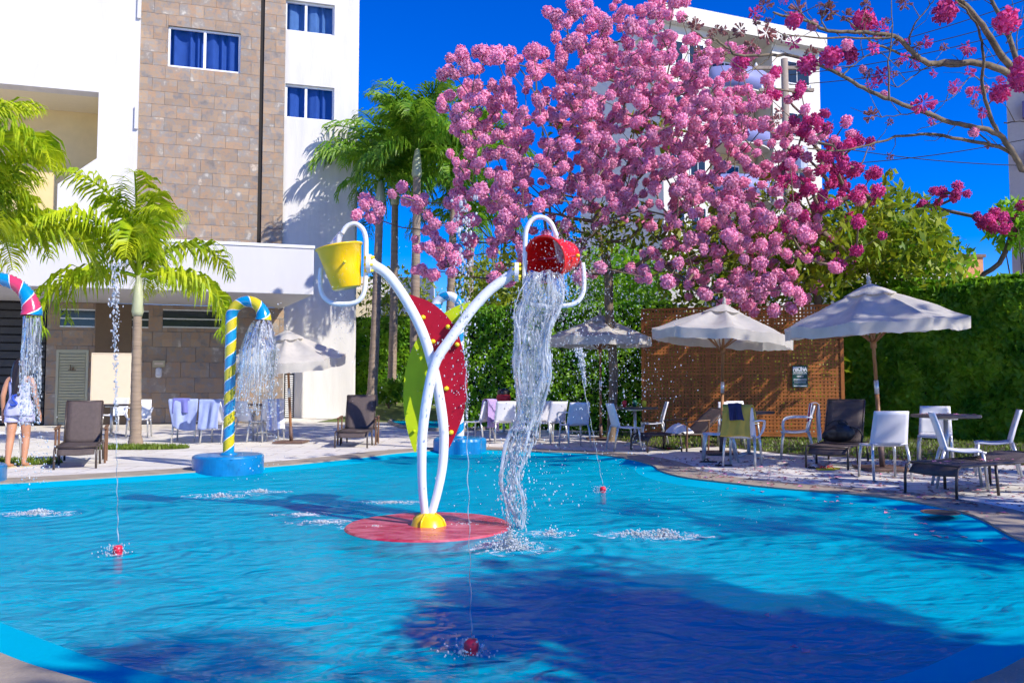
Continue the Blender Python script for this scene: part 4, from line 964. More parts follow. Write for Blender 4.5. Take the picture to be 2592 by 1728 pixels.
# ------------------------------------------------------------------ lattice screen and sign
LZ = 17.8
la, lb_ = P(1632, 1100, LZ+.6), P(2133, 1100, LZ-.5)
lt = thing('lattice_screen', 'tall brown wooden lattice screen beside the green hedge', 'screen', (la.x,la.y,0), math.atan2(lb_.y-la.y, lb_.x-la.x))
LW = math.hypot(lb_.x-la.x, lb_.y-la.y); LH = 2.9; pit = .076; sw = .047
nv, nh = int(LW/pit), int((LH-.12)/pit)
vm = MB().box(0,sw,0,.014,0,LH-.14).build('slat', M['lattice'], lt, loc=(.0,.0065,.12)); hm = MB().box(0,LW,0,.014,0,sw).build('slat', M['lattice'], lt, loc=(0,.004,.12))
for k in range(1,nv): obj('slat', vm.data, lt, (k*pit,.0065+random.uniform(-.0015,.0015),.12))
for k in range(1,nh): obj('slat', hm.data, lt, (0,.004,.12+k*pit))
for x in (-.05, LW*.33-.03, LW*.66-.03, LW-.04): MB().box(x,x+.09,.04,.10,0,LH+.03).build('post', M['lattice'], lt)
MB().box(-.05,LW+.05,-.012,.036,LH-.015,LH+.035).build('top_rail', M['lattice'], lt); MB().box(-.05,LW+.05,-.012,.036,.06,.11).build('bottom_rail', M['lattice'], lt)
MB().box(LW-.01,LW+.06,-.013,.037,.111,LH-.016).build('side_rail', M['lattice'], lt); MB().box(-.06,.0,-.013,.037,.111,LH-.016).build('side_rail', M['lattice'], lt)
inv = lt.matrix_basis.inverted(); 
def lloc(px,py):
    o = inv @ Vector((0,0,CAMZ)); d = inv.to_3x3() @ ray(px,py); k = (-.03-o.y)/d.y; return o+d*k
s0, s1 = lloc(2006,980), lloc(2044,925)
sg = thing('pool_sign', 'dark green sign reading PISCINA fixed to lattice screen', 'sign', lt.matrix_basis @ Vector(((s0.x+s1.x)/2,-.03,s0.z)), lt.rotation_euler.z)
sw_, sh_ = s1.x-s0.x, s1.z-s0.z
MB().box(-sw_/2,sw_/2,-.008,.012,0,sh_).build('plate', M['sign'], sg, bevel=.003)
def text(s, size, x, z, parent, m, width=None, bold=.0, name='lettering', y=-.0105):
    cu = bpy.data.curves.new(name, 'FONT'); cu.body = s; cu.size = size; cu.align_x = 'CENTER'; cu.extrude = .001; cu.offset = bold; cu.materials.append(m)
    o = bpy.data.objects.new(name, cu); COL.objects.link(o); dg = bpy.context.evaluated_depsgraph_get(); me = bpy.data.meshes.new_from_object(o.evaluated_get(dg)); bpy.data.objects.remove(o)
    xs = [v.co.x for v in me.vertices]; w = max(xs)-min(xs)
    q = obj(name, me, parent, (x, y, z)); q.rotation_euler = (R(90),0,0)
    if width: q.scale = (width/w, 1, 1)
    return q
text('PISCINA', sh_*.25, 0, sh_*.76, sg, M['ink'], sw_*.92, .008)
text('PROFUNDIDADE 1,20m', sh_*.07, 0, sh_*.66, sg, M['ink'], sw_*.86, .002)
text('ATENÇÃO', sh_*.10, 0, sh_*.47, sg, M['ink'], sw_*.45, .002)
mb = MB(); mb.box(-sw_*.46,sw_*.46,-.011,-.0085,sh_*.60,sh_*.615).box(-sw_*.42,sw_*.42,-.011,-.0085,sh_*.37,sh_*.395).box(-sw_*.42,sw_*.42,-.011,-.0085,sh_*.31,sh_*.335).box(-sw_*.38,sw_*.38,-.011,-.0085,sh_*.25,sh_*.27).box(-sw_*.38,sw_*.38,-.011,-.0085,sh_*.20,sh_*.215).box(-sw_*.46,sw_*.46,-.011,-.0085,sh_*.12,sh_*.128).box(-sw_*.42,sw_*.42,-.011,-.0085,sh_*.045,sh_*.08); mb.build('text_line', M['ink'], sg)

# ------------------------------------------------------------------ splash flower with tipping buckets
FY = 7.0
fbase = P(1085, 1343, FY); fbase.z = WATER-.03
fl = thing('splash_flower', 'white crossed-stem water feature with red and lime leaf panels and yellow foot', 'water feature', fbase)
def FP(px,py,dy=0): return P(px,py,FY+dy)-fbase
def legpts(l): return [V(p) for p in spline([FP(*p) for p in l], 6)]
legA = [(1077,1312,0,),(1069,1232,-.03),(1068,1149,-.06),(1071,1082,-.07),(1081,1009,-.07),(1094,943,-.07),(1109,903,-.07),(1134,866,-.06),(1167,820,-.04),(1201,775,-.02),(1243,732,0),(1301,690,.02)]
legB = [(1089,1312,0),(1107,1248,.02),(1120,1182,.04),(1124,1116,.05),(1121,1066,.05),(1114,1016,.05),(1105,966,.04),(1094,920,.04),(1075,855,.03),(1052,803,.02),(1018,744,.01),(980,694,0),(941,668,0)]
for l in (legA, legB):
    pts = legpts(l); k = len(pts); MB().tube(pts, [.034+.011*min(1,i/(k*.35)) for i in range(k)], 18).build('stem', M['flower_white'], fl, smooth=True)
def panel2d(name, pts, dy, m):
    q = [FP(x,y,dy) for x,y in pts]; n = len(q)
    s = spline(q, 5, True); mb = MB(); mb.add([tuple(p) for p in s]+[(p[0],p[1]+.02,p[2]) for p in s], [tuple(range(len(s))), tuple(range(2*len(s)-1,len(s)-1,-1))]+[(i,len(s)+i,len(s)+(i+1)%len(s),(i+1)%len(s)) for i in range(len(s))])
    return mb.build(name, m, fl, fixn=True)
redp = panel2d('red_leaf_panel', [(1035,750),(1060,753),(1090,765),(1122,790),(1148,822),(1166,865),(1177,912),(1183,958),(1180,1010),(1167,1065),(1133,1138),(1131,1090),(1124,1040),(1115,985),(1101,925),(1080,865),(1060,810)], .10, M['leaf_red'])
grp = panel2d('lime_leaf_panel', [(1191,762),(1155,775),(1115,798),(1080,830),(1056,858),(1037,897),(1025,945),(1021,995),(1023,1045),(1034,1100),(1051,1145),(1056,1100),(1064,1045),(1074,990),(1085,943),(1110,895),(1150,845),(1178,800)], .15, M['leaf_green'])
for x,y,dy in ((1071,803,.08),(1134,827,.08),(1096,864,.08),(1157,872,.08),(1130,983,.08),(1142,1094,.08)):
    c = FP(x,y,dy); MB().lathe([(0,-.03),(.013,-.028),(.020,-.015),(.021,.02)],14,Matrix.Translation(c) @ Matrix.Rotation(R(-90),4,'X')).build('bolt_cap', M['bolt'], redp, smooth=True)
for x,y,dy in ((1063,885,.135),(1066,990,.135),(1048,1091,.135)):
    c = FP(x,y,dy); MB().lathe([(0,-.02),(.010,-.018),(.014,-.01),(.014,.02)],12,Matrix.Translation(c) @ Matrix.Rotation(R(-90),4,'X')).build('bolt_cap', M['leaf_green'], grp, smooth=True)
# foot
ft = MB(); ft.lathe([(.165,-.02),(.165,.0),(.155,.02),(.135,.07),(.10,.105),(.06,.125),(.045,.13)],28,Matrix.Translation((.0,0,.02)))
foot = ft.build('foot_cover', M['yellow'], fl, smooth=True)
for a in range(4): mm = Matrix.Rotation(a*R(90)+R(70),4,'Z'); f_ = MB(); f_.tube([mm @ Vector((.163,0,.02)), mm @ Vector((.14,0,.096)), mm @ Vector((.06,0,.148))], .009, 6); f_.build('seam_rib', M['yellow'], foot, smooth=True)
MB().lathe([(0,0),(.012,0),(.014,.015),(.010,.03),(0,.032)],8,Matrix.Translation((.20,-.0,.0))).build('anchor_bolt', M['flip_dark'], fl, smooth=True)
# disc painted plate under the shallow water
M['disc'].node_tree.nodes['Principled BSDF'].inputs['Roughness'].default_value = .25
disc = MB(); 
disc.lathe([(0,.0),(.70,.0),(.715,-.012),(.715,-.10)],64,Matrix.Translation((0,0,.045)))
disc.build('base_disc', M['disc'], fl, smooth=False)
# flanges
def flange(px,py,dirx):
    c = FP(px,py); mm = Matrix.Translation(c) @ Matrix.Rotation(R(90)*dirx,4,'Y')
    f_ = MB(); f_.lathe([(0,-.05),(.045,-.05),(.05,-.02),(.085,-.015),(.085,.0),(.085,.004),(.085,.02),(.04,.022),(0,.022)],24,mm); o = f_.build('flange', M['flower_white'], fl)
    for k in range(6):
        a = k*math.pi/3+.3; MB().lathe([(0,-.04),(.012,-.036),(.014,-.012),(.014,.04),(0,.042)],8, mm @ Matrix.Translation((.066*math.cos(a),.066*math.sin(a),0))).build('bolt_cap', M['bolt'], o, smooth=True)
flange(936,668,-1); flange(1307,688,1)
def Z3(x,y): return (750+x/2.614, 480+y/2.614)
def frame_tube(name, pl, r=.021):
    MB().tube([V(p) for p in spline([FP(*Z3(x,y),dy) for x,y,dy in pl],6)], r, 12).build(name, M['flower_white'], fl, smooth=True)
frame_tube('bucket_frame', [(165,520,0),(160,560,0),(160,640,0),(180,705,0),(235,748,0),(310,756,0),(385,748,0),(430,715,0),(452,660,0),(460,560,0),(462,400,0),(460,320,0),(440,262,0),(400,228,0),(365,228,0),(330,248,0),(302,290,.0)])
frame_tube('bucket_frame', [(1893,485,0),(1900,540,0),(1903,630,0),(1890,700,0),(1850,748,0),(1780,768,0),(1650,770,.0),(1560,755,0),(1522,715,.0),(1512,640,0),(1512,500,.0),(1515,350,0),(1522,270,0),(1550,210,0),(1595,183,0),(1645,188,0),(1685,222,0),(1712,280,0),(1722,310,0)])
def bucket(label, c_bottom, c_top, r0, r1, m, grp_):
    a, b = Vector(c_bottom), Vector(c_top); ax = (b-a); L = ax.length; mm = Matrix.Translation(a) @ ax.to_track_quat('Z','Y').to_matrix().to_4x4()
    t = thing('tipping_bucket', label, 'bucket', a, group=grp_); off = Matrix.Translation(-a) @ mm
    mb = MB(); mb.lathe([(0,.004),(r0*.96,.004),(r0,.01),(r0+(r1-r0)*.5,L*.5),(r1,L-.012),(r1+.012,L-.008),(r1+.012,L+.004),(r1-.004,L+.004),(r1-.010,L-.01),(r0+(r1-r0)*.5-.008,L*.5),(r0-.008,.02),(0,.02)],40,off)
    mb.build('shell', m, t, smooth=True)
    ex = MB(); zz = L*.55; rr = r0+(r1-r0)*.55
    ex.tube([off @ Vector((-rr-.05,0,zz)), off @ Vector((rr+.05,0,zz))], .010, 8); ex.build('axle', M['flower_white'] if m is not M['red'] else M['cane_pink'], t, smooth=True)
    for s in (-1,1): MB().lathe([(0,0),(.014,.0),(.016,.015),(.010,.03),(0,.03)],8, off @ Matrix.Translation((s*(rr+.045),0,zz)) @ Matrix.Rotation(R(90)*s,4,'Y')).build('bolt_cap', M['bolt'], t, smooth=True)
    return t, off, L
BG = 'tipping buckets of the splash flower'
bucket('upright yellow bucket filling with water on the flower arm', P(*Z3(336,655),FY), P(*Z3(283,378),FY-.02), .125, .195, M['yellow'], BG)
rb_top = P(*Z3(1642,462),FY-.10); rb_bot = P(*Z3(1790,440),FY+.22)
bucket('tilted red bucket pouring water from the flower arm', rb_bot, rb_top, .14, .20, M['red'], BG)

# ------------------------------------------------------------------ candy canes
def cane(label, base, height, hookr, direction, r=.08, mats=None, ped_r=.48, ped_h=.25, lean=0, hook_end=-.25, lobes=0, pitch=.33, shaft_off=Vector((0,0,0))):
    base = Vector(base); t = thing('candy_cane_fountain', label, 'fountain', base, group='striped candy cane fountains')
    d = Vector((math.cos(direction),math.sin(direction),0)); pts = []
    z = ped_h-.02; 
    for i in range(40): pts.append(shaft_off+Vector((lean*i/39,0,z+(height-hookr-z)*i/39)))
    c = pts[-1]+d*hookr
    for i in range(1,31):
        a = math.pi-(math.pi+(-hook_end))*i/30; pts.append(c+d*hookr*math.cos(a)+Vector((0,0,hookr*math.sin(a))))
    n = 28; vs = []; mb = MB(); acc = 0; t0 = Vector((0,0,1)); x = d.copy(); k = len(pts)
    for i, p in enumerate(pts):
        tg = (pts[min(i+1,k-1)]-pts[max(i-1,0)]).normalized(); x = (x-tg*x.dot(tg)).normalized(); y = tg.cross(x)
        if i: acc += (pts[i]-pts[i-1]).length
        tw = acc/pitch*2*math.pi; rr = r*(1+.45*max(0,(i-(k-9))/8)**1.2)
        for j in range(n):
            a = 2*math.pi*j/n+tw; vs.append(p+(x*math.cos(a)+y*math.sin(a))*rr)
    for i in range(k-1):
        for j in range(n):
            mi = 2 if j in (0, n//2) else (0 if j < n//2 else 1); mb.add([], []); mb.f.append((i*n+j,i*n+(j+1)%n,(i+1)*n+(j+1)%n,(i+1)*n+j)); mb.m.append(mi)
    mb.v = [tuple(v) for v in vs]
    mb.build('striped_pipe', [M[q] for q in mats], t, smooth=True)
    pd = MB()
    if lobes:
        n = 72; prof = [(1,0),(1.0,ped_h*.86),(.97,ped_h*.96),(.9,ped_h),(0,ped_h)]
        vs = [((ped_r*s+(.05*ped_r*math.cos(lobes*2*math.pi*j/n) if s > .5 else 0))*math.cos(2*math.pi*j/n),(ped_r*s+(.05*ped_r*math.cos(lobes*2*math.pi*j/n) if s > .5 else 0))*math.sin(2*math.pi*j/n),z) for s,z in prof for j in range(n)]
        pd.add(vs, [(i*n+j,i*n+(j+1)%n,(i+1)*n+(j+1)%n,(i+1)*n+j) for i in range(4) for j in range(n)])
    else: pd.lathe([(ped_r,-.1),(ped_r,ped_h-.03),(ped_r-.01,ped_h-.012),(ped_r-.03,ped_h),(0,ped_h)],64)
    pd.build('pedestal', M['pedestal'], t, smooth=False, fixn=True)
    MB().lathe([(r*1.5,ped_h),(r*1.5,ped_h+.015),(r*1.02,ped_h+.03)],24,Matrix.Translation(shaft_off)).build('collar', M['pedestal'], t, smooth=True)
    return t, base+pts[-1]
cb = G(577, 1222, -.2); cb.z = -.2
ch = P(600,763,cb.y).z+.2
cane1, end1 = cane('yellow and blue striped candy cane fountain on round blue pedestal', cb, ch, .235, R(-4), .080, ('cane_yellow','cane_blue','cane_white'), hook_end=-.12, ped_h=.40)
b2 = G(-120, 1262, -.2); b2.z = -.2
cane2, end2 = cane('pink and blue striped candy cane fountain at the left edge', b2, P(0,705,b2.y).z+.2, .42, R(5), .085, ('cane_pink','cane_blue','cane_white'), hook_end=-.05, ped_r=.55, ped_h=.40)
b3 = G(1163, 1165, -.2); b3.z = -.2
cane3, end3 = cane('white and blue striped candy cane fountain behind the leaf panels', b3, P(1120,748,b3.y).z+.2, .24, R(165), .085, ('cane_white','cane_blue','cane_white'), ped_r=.47, ped_h=.42, hook_end=-.1, lobes=9)

# ------------------------------------------------------------------ furniture
def chair(label, x, y, rz, arms=True, m='plastic_white', group='white resin pool chairs', tilt=.0):
    t = thing('pool_chair', label, 'chair', (x,y,0), rz, group)
    mb = MB()
    def seat(u, w):
        X = (u-.5)*.44; Y = -.20+w*.42; return (X, Y, .435+.012*(2*u-1)**2-.03*math.sin(w*math.pi*.9)-.025*max(0,w-.85)/.15)
    mb.grid(seat, 8, 10); mb.build('seat', M[m], t, smooth=True, solid=.022)
    mb = MB()
    def back(u, w):
        hw = .225-.02*w; X = (u-.5)*2*hw; return (X, -.20-.10*w-.02*w*w+.035*((2*u-1)**2), .43+w*.42)
    mb.grid(back, 8, 9); mb.build('backrest', M[m], t, smooth=True, solid=.02)
    for sx in (-1,1):
        MB().tube([(sx*.20,.18,.425),(sx*.215,.20,.3),(sx*.225,.225,0)],[.022,.019,.016],8).build('leg', M['alu'], t, smooth=True)
        MB().tube([(sx*.20,-.19,.44),(sx*.215,-.23,.3),(sx*.225,-.285,0)],[.022,.019,.016],8).build('leg', M['alu'], t, smooth=True)
        if arms:
            mb = MB(); path = [V(p) for p in spline([(sx*.215,-.255,.66),(sx*.265,-.10,.665),(sx*.288,.08,.655),(sx*.285,.17,.61),(sx*.25,.19,.50),(sx*.21,.17,.43)],5)]
            for i in range(len(path)-1): mb.bar(path[i], path[i+1]+(path[i+1]-path[i])*.15, .034, .020, up=Vector((0,.3,1)))
            mb.build('armrest', M[m], t)
    return t
def facing(ax, ay, bx, by):   # rotation so that local +Y looks from a to b
    return math.atan2(by-ay, bx-ax)-math.pi/2
def table(label, x, y, r=.42, z=.74, m='table', square=False, group='round pool tables'):
    t = thing('pool_table', label, 'table', (x,y,0), random.uniform(0,.5), group)
    MB().lathe([(0,z-.04),(r-.01,z-.04),(r,z-.035),(r,z-.005),(r-.006,z),(0,z)],48).build('table_top', M[m], t)
    MB().lathe([(r*.35,z-.07),(r*.35,z-.042)],20,cap0=True).build('bracket', M['alu'], t); MB().tube([(0,0,.03),(0,0,z-.06)],.03,14).build('column', M['alu'], t, smooth=True)
    mb = MB()
    for k in range(4): a = k*R(90)+.4; mb.tube([(0,0,.06),(.28*math.cos(a),.28*math.sin(a),.015)],[.022,.016],8)
    mb.build('foot', M['alu'], t, smooth=True); return t
def lounger(label, x, y, rz, back_deg=60, arms=True, L=1.85, W=.60, H=.30, group='brown sling loungers', bl=.72):
    t = thing('sun_lounger', label, 'lounger', (x,y,0), rz, group)     # local: foot at +Y end (y=0), head to -Y
    sl_ = L-bl; mb = MB()
    def bed(u, w):
        Y = .06-w*sl_; z = H; 
        if w < .12: q = (1-w/.12); z = H-.10*q*q; Y = .06-w*sl_-.02+.05*q*.4
        return ((u-.5)*(W-.05), Y, z-.012*math.sin(u*math.pi))
    mb.grid(bed, 6, 22); mb.build('sling_bed', M['lounger'], t, smooth=True, solid=.012)
    a = R(back_deg); mb = MB(); hy = .06-sl_
    def bk(u, w): return ((u-.5)*(W-.05), hy-w*bl*math.cos(a)+.03*math.sin(a)*math.sin(u*math.pi)*.4, H+w*bl*math.sin(a)-.012*math.sin(u*math.pi)+.03*math.sin(w*3))
    mb.grid(bk, 6, 12); mb.build('sling_backrest', M['lounger'], t, smooth=True, solid=.012)
    fr = MB()
    for s in (-1,1):
        X = s*W/2
        fr.tube([(X,.09,0),(X,.085,H*.6),(X,.06,H-.03),(X,.0,H),(X,hy,H),(X,-L+.35,H)], .015, 8)
        fr.tube([(X*.96,hy,H),(X*.96,hy-bl*math.cos(a),H+bl*math.sin(a))], .014, 8)
    fr.tube([(-W/2,.0,H),(W/2,.0,H)],.012,8).tube([(-W/2*.96,hy-bl*math.cos(a),H+bl*math.sin(a)),(W/2*.96,hy-bl*math.cos(a),H+bl*math.sin(a))],.014,8)
    fr.build('frame', M['lounger_frame'], t, smooth=True)
    for s in (-1,1):
        for yy in (hy*.55, -L+.42): MB().tube([(s*W/2,yy,H-.01),(s*(W/2+.01),yy-.02,0)],.016,8).build('leg', M['lounger_frame'], t, smooth=True)
        if arms:
            X = s*(W/2+.07); mb = MB(); mb.bar((X,hy+.42,H+.22),(X,hy-.1,H+.25),.05,.022); ar = mb.build('armrest', M['lounger_arm'], t, bevel=.006)
            MB().tube([(X,hy+.38,H+.21),(X,hy+.40,0)],.016,8).build('arm_post', M['lounger_arm'], ar); MB().tube([(X,hy-.08,H+.24),(X,hy-.06,0)],.016,8).build('arm_post', M['lounger_arm'], ar)
    return t
def umbrella(label, base, apex, R_=1.28, rise=.52, val=.17, seed=0, tilt=(0,0), group='white pool umbrellas', plate=True):
    base, apex = Vector(base), Vector(apex); t = thing('pool_umbrella', label, 'umbrella', base, group=group); d = apex-base
    ax = d.normalized(); q = Vector((0,0,1)).rotation_difference(ax).to_matrix().to_4x4(); Hh = d.length
    T = Matrix.Translation(d) @ q @ Matrix.Rotation(tilt[0],4,'X') @ Matrix.Rotation(tilt[1],4,'Y')
    rd = random.Random(seed); n = 8; a0 = rd.uniform(0,.7); sag = [rd.uniform(.03,.09) for _ in range(n)]
    can = MB(); nu, nv_ = n*10, 14
    def surf(u, w):
        a = u*n; k = int(a) % n; f = a-int(a); ang = a0+2*math.pi*u
        rr = R_*w*(math.cos(math.pi/n)/math.cos((f-.5)*2*math.pi/n)) if w > 0 else 0
        s = math.sin(math.pi*f)
        z = -rise*(w**1.12)-sag[k]*s*math.sin(math.pi*min(1,w*1.0))*1.0-.03*s*w+(.030*mnoise.noise(Vector((rr*math.cos(ang)*3.3,rr*math.sin(ang)*3.3,seed*3.1)))+.02*mnoise.noise(Vector((rr*math.cos(ang)*9,rr*math.sin(ang)*9,seed*5.1))))*w
        return T @ Vector((rr*math.cos(ang), rr*math.sin(ang), z))
    can.grid(surf, nu, nv_)
    co = can.build('canopy', M['umb'], t, smooth=True)
    va = MB()
    def vfun(u, w):
        a = u*n; k = int(a) % n; f = a-int(a); ang = a0+2*math.pi*u
        rr = R_*(math.cos(math.pi/n)/math.cos((f-.5)*2*math.pi/n)); s = math.sin(math.pi*f)
        z = -rise-.03*s-w*val*(1-.12*s)+.030*mnoise.noise(Vector((rr*math.cos(ang)*3.3,rr*math.sin(ang)*3.3,seed*3.1)))+.02*mnoise.noise(Vector((rr*math.cos(ang)*9,rr*math.sin(ang)*9,seed*5.1)))
        rr += .02*math.sin(f*9+k+seed)*w+.012
        return T @ Vector((rr*math.cos(ang), rr*math.sin(ang), z))
    va.grid(vfun, nu, 4); va.build('valance', M['umb'], co, smooth=True)
    cap = MB()
    def cfun(u, w):
        a = u*n; f = a-int(a); ang = a0+2*math.pi*u; rr = .34*w; return T @ Vector((rr*math.cos(ang),rr*math.sin(ang),.055-.16*w**1.1-.02*math.sin(math.pi*f)*w))
    cap.grid(cfun, n*6, 5); cap.build('vent_cap', M['umb'], t, smooth=True)
    for k in range(n):
        ang = a0+2*math.pi*k/n; p1 = T @ Vector((R_*.98*math.cos(ang),R_*.98*math.sin(ang),-rise-.02)); p0 = T @ Vector((0,0,-.06))
        MB().bar(p0, p1, .022, .028).build('rib', M['wood'], t)
        MB().bar(T @ Vector((0,0,-rise-.30)), T @ Vector((R_*.5*math.cos(ang),R_*.5*math.sin(ang),-rise*.46-.04)), .016, .02).build('strut', M['wood'], t)
    cut = Hh*.42
    MB().tube([ax*.10, ax*cut],.028,14).build('lower_pole', M['wood'], t, smooth=True); MB().tube([ax*(cut-.02), ax*(cut+.17)],.031,14).build('sleeve', M['alu'], t, smooth=True)
    MB().tube([ax*(cut+.17), ax*(Hh+.0)],.024,14).build('upper_pole', M['wood'], t, smooth=True)
    MB().lathe([(.0,-.02),(.03,0),(.035,.03),(.02,.05),(.03,.07),(.012,.11),(0,.12)],12,T @ Matrix.Translation((0,0,.05))).build('finial', M['umb'], t, smooth=True)
    MB().tube([ax*(Hh-rise-.36), ax*(Hh-rise-.26)],.04,12).build('runner', M['wood'], t, smooth=True)
    if plate:
        MB().box(-.30,.30,-.30,.30,.012,.045).build('base_plate', M['plate'], t, bevel=.005); MB().tube([(0,0,.045),ax*.34],.036,14).build('base_socket', M['plate'], t, smooth=True)
    return t
def umb_px(label, bpx, bpy_, apx, apy, dY=0, **k):
    b = G(bpx,bpy_); a = P(apx,apy,b.y+dY); umbrella(label, b, a, **k)
umb_px('white umbrella in the centre behind the water splash', 1521, 1113, 1519, 802, R_=1.12, rise=.44, seed=1, val=.20)
umb_px('white umbrella over the table in front of the lattice screen', 1826, 1149, 1832, 776, R_=1.18, rise=.46, seed=2, tilt=(0,R(3)), val=.18)
umb_px('large leaning white umbrella with petals beside the tall hedge', 2234, 1189, 2200, 726, R_=1.20, rise=.50, seed=3, tilt=(R(2),R(-1)), val=.16)
umb_px('tilted white umbrella showing its ribs before the hotel wall', 737, 1121, 726, 842, R_=1.16, rise=.48, seed=4, tilt=(R(9),R(2)), dY=-.0, val=.2)

def drape(label, loc, rz, m, wid=.40, front=.35, rear=.45, top=.87, yb=-.32, cat='towel', skew=.1, group='towels on the chairs', seed=0, name='beach_towel', m2=None):
    t = thing(name, label, cat, loc, rz, group); rd = random.Random(seed); ph = rd.uniform(0,6)
    L = front+rear+.06; mb = MB()
    def fn(u, w):
        s = u*L; X = (w-.5)*wid*(1+.10*math.sin(u*5+ph))+skew*(u-.4)*wid; wav = .018*math.sin(w*9+ph)+.012*math.sin(w*17+u*4)
        hem = .06*math.sin(w*4+ph)
        if s < front: d = front-s; Y = yb+.055+d*.16+abs(wav)*1.2; z = top+.012-d*(1-.10*w)-hem*d
        elif s < front+.06: q = (s-front)/.06; Y = yb+.055-q*.085; z = top+.012+.012*math.sin(q*math.pi)
        else: d = s-front-.06; Y = yb-.03-.02*d-wav*min(1,d*6)-.006; z = top+.012-d*(1+.12*(w-.5))-hem*d
        return (X, Y, z)
    mb.grid(fn, 34, 22)
    if m2:
        for i in range(len(mb.m)): mb.m[i] = 1 if (i % 22) in (3,4,5,13,14,15) else 0
    mb.build('cloth', [M[m]]+([M[m2]] if m2 else []), t, smooth=True, solid=.008); return t

# --- right group
CR = 'white resin pool chairs'
g = G(2247,1213); chair('armless white chair with its back to the camera before the leaning umbrella', g.x, g.y+.1, R(-4), False, 'plastic_shade')
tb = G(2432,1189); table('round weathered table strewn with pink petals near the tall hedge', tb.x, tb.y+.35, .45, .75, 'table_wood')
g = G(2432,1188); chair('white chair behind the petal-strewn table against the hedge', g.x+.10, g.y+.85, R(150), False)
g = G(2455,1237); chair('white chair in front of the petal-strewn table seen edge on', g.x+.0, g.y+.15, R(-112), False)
g = G(2548,1205); chair('white chair right of the petal-strewn table at picture edge', g.x-.06, g.y+.15, R(62), False, 'plastic_shade')
# lounger with black bag
g = G(2105,1187); lounger('brown lounger with raised back carrying a black bag beside the hedge', g.x, g.y+.12, R(147), 63, False, W=.56)
bgp = g
t = thing('black_bag', 'slouched black shoulder bag lying on the brown lounger', 'bag', (g.x+.42, g.y+.78, .30), R(10))
mb = MB(); 
def bagf(u, w):
    a = u*2*math.pi; k = math.sin(w*math.pi)**.35; X = .27*math.cos(a)*k*(1-.12*w); Y = .13*math.sin(a)*k; z = .02+w*.27+.03*math.sin(a*2)*w+.035*math.cos(a)*w; return (X+.02*mnoise.noise(Vector((a*2,w*4,1))), Y+.02*mnoise.noise(Vector((a*3,w*4,5))), z)
mb.grid(bagf, 28, 12); mb.build('pouch', M['bag'], t, smooth=True)
MB().tube([V(p) for p in spline([(.16,-.05,.25),(.27,-.08,.22),(.33,-.1,.12),(.30,-.12,.03)],6)],.012,6).build('strap', M['bag'], t, smooth=True); MB().tube([V(p) for p in spline([(-.2,0,.26),(-.1,-.05,.34),(.08,-.03,.34),(.18,0,.26)],6)],.010,6).build('handle', M['bag'], t, smooth=True)
# flat lounger front right
g = G(2370,1256); lounger('flat brown lounger scattered with petals at the right edge', g.x+.02, g.y+.05, R(118), 4, False, W=.58, H=.33)
# umbrella B group
tb = G(1900,1156); table('dark round table under the umbrella by the lattice screen', tb.x, tb.y+.1, .42, .745)
g = G(1882,1181); chair('white armchair with mustard towel facing the table by lattice screen', g.x+.02, g.y+.1, R(-27))
drape('mustard towel hung over white armchair near the lattice screen', (g.x+.02,g.y+.1,0), R(-27), 'towel_yellow', .42, .3, .44, seed=3, skew=-.12)
drape('crumpled indigo cloth over mustard towel on the armchair', (g.x-.03,g.y+.085,0), R(-27), 'towel_dark', .20, .2, .22, top=.885, seed=8, skew=.35)
g2 = G(1822,1168); chair('white chair facing left in front of the umbrella pole', g2.x+.0, g2.y+.1, R(80), False)
drape('narrow mustard cloth on the chair facing left near umbrella pole', (g2.x,g2.y+.1,0), R(80), 'towel_yellow', .3, .2, .35, seed=5)
g = G(1862,1135); chair('white chair behind the dark table by the lattice screen', g.x-.0, g.y+.3, R(170), False)
g = G(1905,1128); chair('farther white chair whose back shows beside the lattice', g.x+.0, g.y+.6, R(200), False)
g = G(2020,1160); chair('white armchair with red and white towel facing the lattice table', g.x+.0, g.y+.1, R(72))
drape('white and crimson striped towel over right armchair by the lattice', (g.x,g.y+.1,0), R(72), 'towel_white', .40, .30, .62, seed=9, m2='towel_red', skew=.2)
# lounger L3
g = G(1650,1142); lounger('low brown lounger with back raised pointing right by the lattice', g.x-.15, g.y+.0, R(112), 38, True, W=.56)
t = thing('folded_towel', 'crumpled white towel lying on the low brown lounger', 'towel', (g.x+.55, g.y+.28, .315), R(20))
mb = MB(); mb.grid(lambda u,w: ((u-.5)*.42+.03*mnoise.noise(Vector((u*4,w*4,2))), (w-.5)*.34, .0+.16*(math.sin(math.pi*min(1,max(0,u)))**.5)*(math.sin(math.pi*w)**.4)+.05*mnoise.noise(Vector((u*6,w*6,7)))*math.sin(math.pi*u)), 18, 16); mb.build('cloth', M['towel_white'], t, smooth=True)
# centre group A
tb = G(1612,1128); table('dark table holding colourful things left of the lattice screen', tb.x, tb.y+.2, .45, .75)
g = G(1590,1141); chair('white chair facing right beside the table of colourful things', g.x-.05, g.y+.05, R(-78), False)
g = G(1660,1128); chair('white chair facing left beyond the table of colourful things', g.x, g.y+.35, R(85), False)
for (dx,dy,m_,lab) in ((-.22,-.1,'flip_red','small red cup on the dark table'),(.16,-.15,'flip_yellow','small yellow cup on the dark table'),(.0,.05,'sign','small green bottle on the dark table')):
    o = MB().lathe([(0,0),(.035,0),(.042,.05),(.045,.10),(.03,.13),(.0,.13)],14).build('cup', M[m_], loc=(tb.x+dx,tb.y+.2+dy,.751), smooth=True); tag(o, lab, 'cup')
g = G(1455,1131); chair('lavender shaded armchair turned away beside the centre umbrella', g.x, g.y+.1, R(18), True, 'plastic_shade')
g = G(1400,1124); chair('white chair left of the lavender shaded armchair', g.x-.03, g.y+.25, R(35), False, 'plastic_shade')
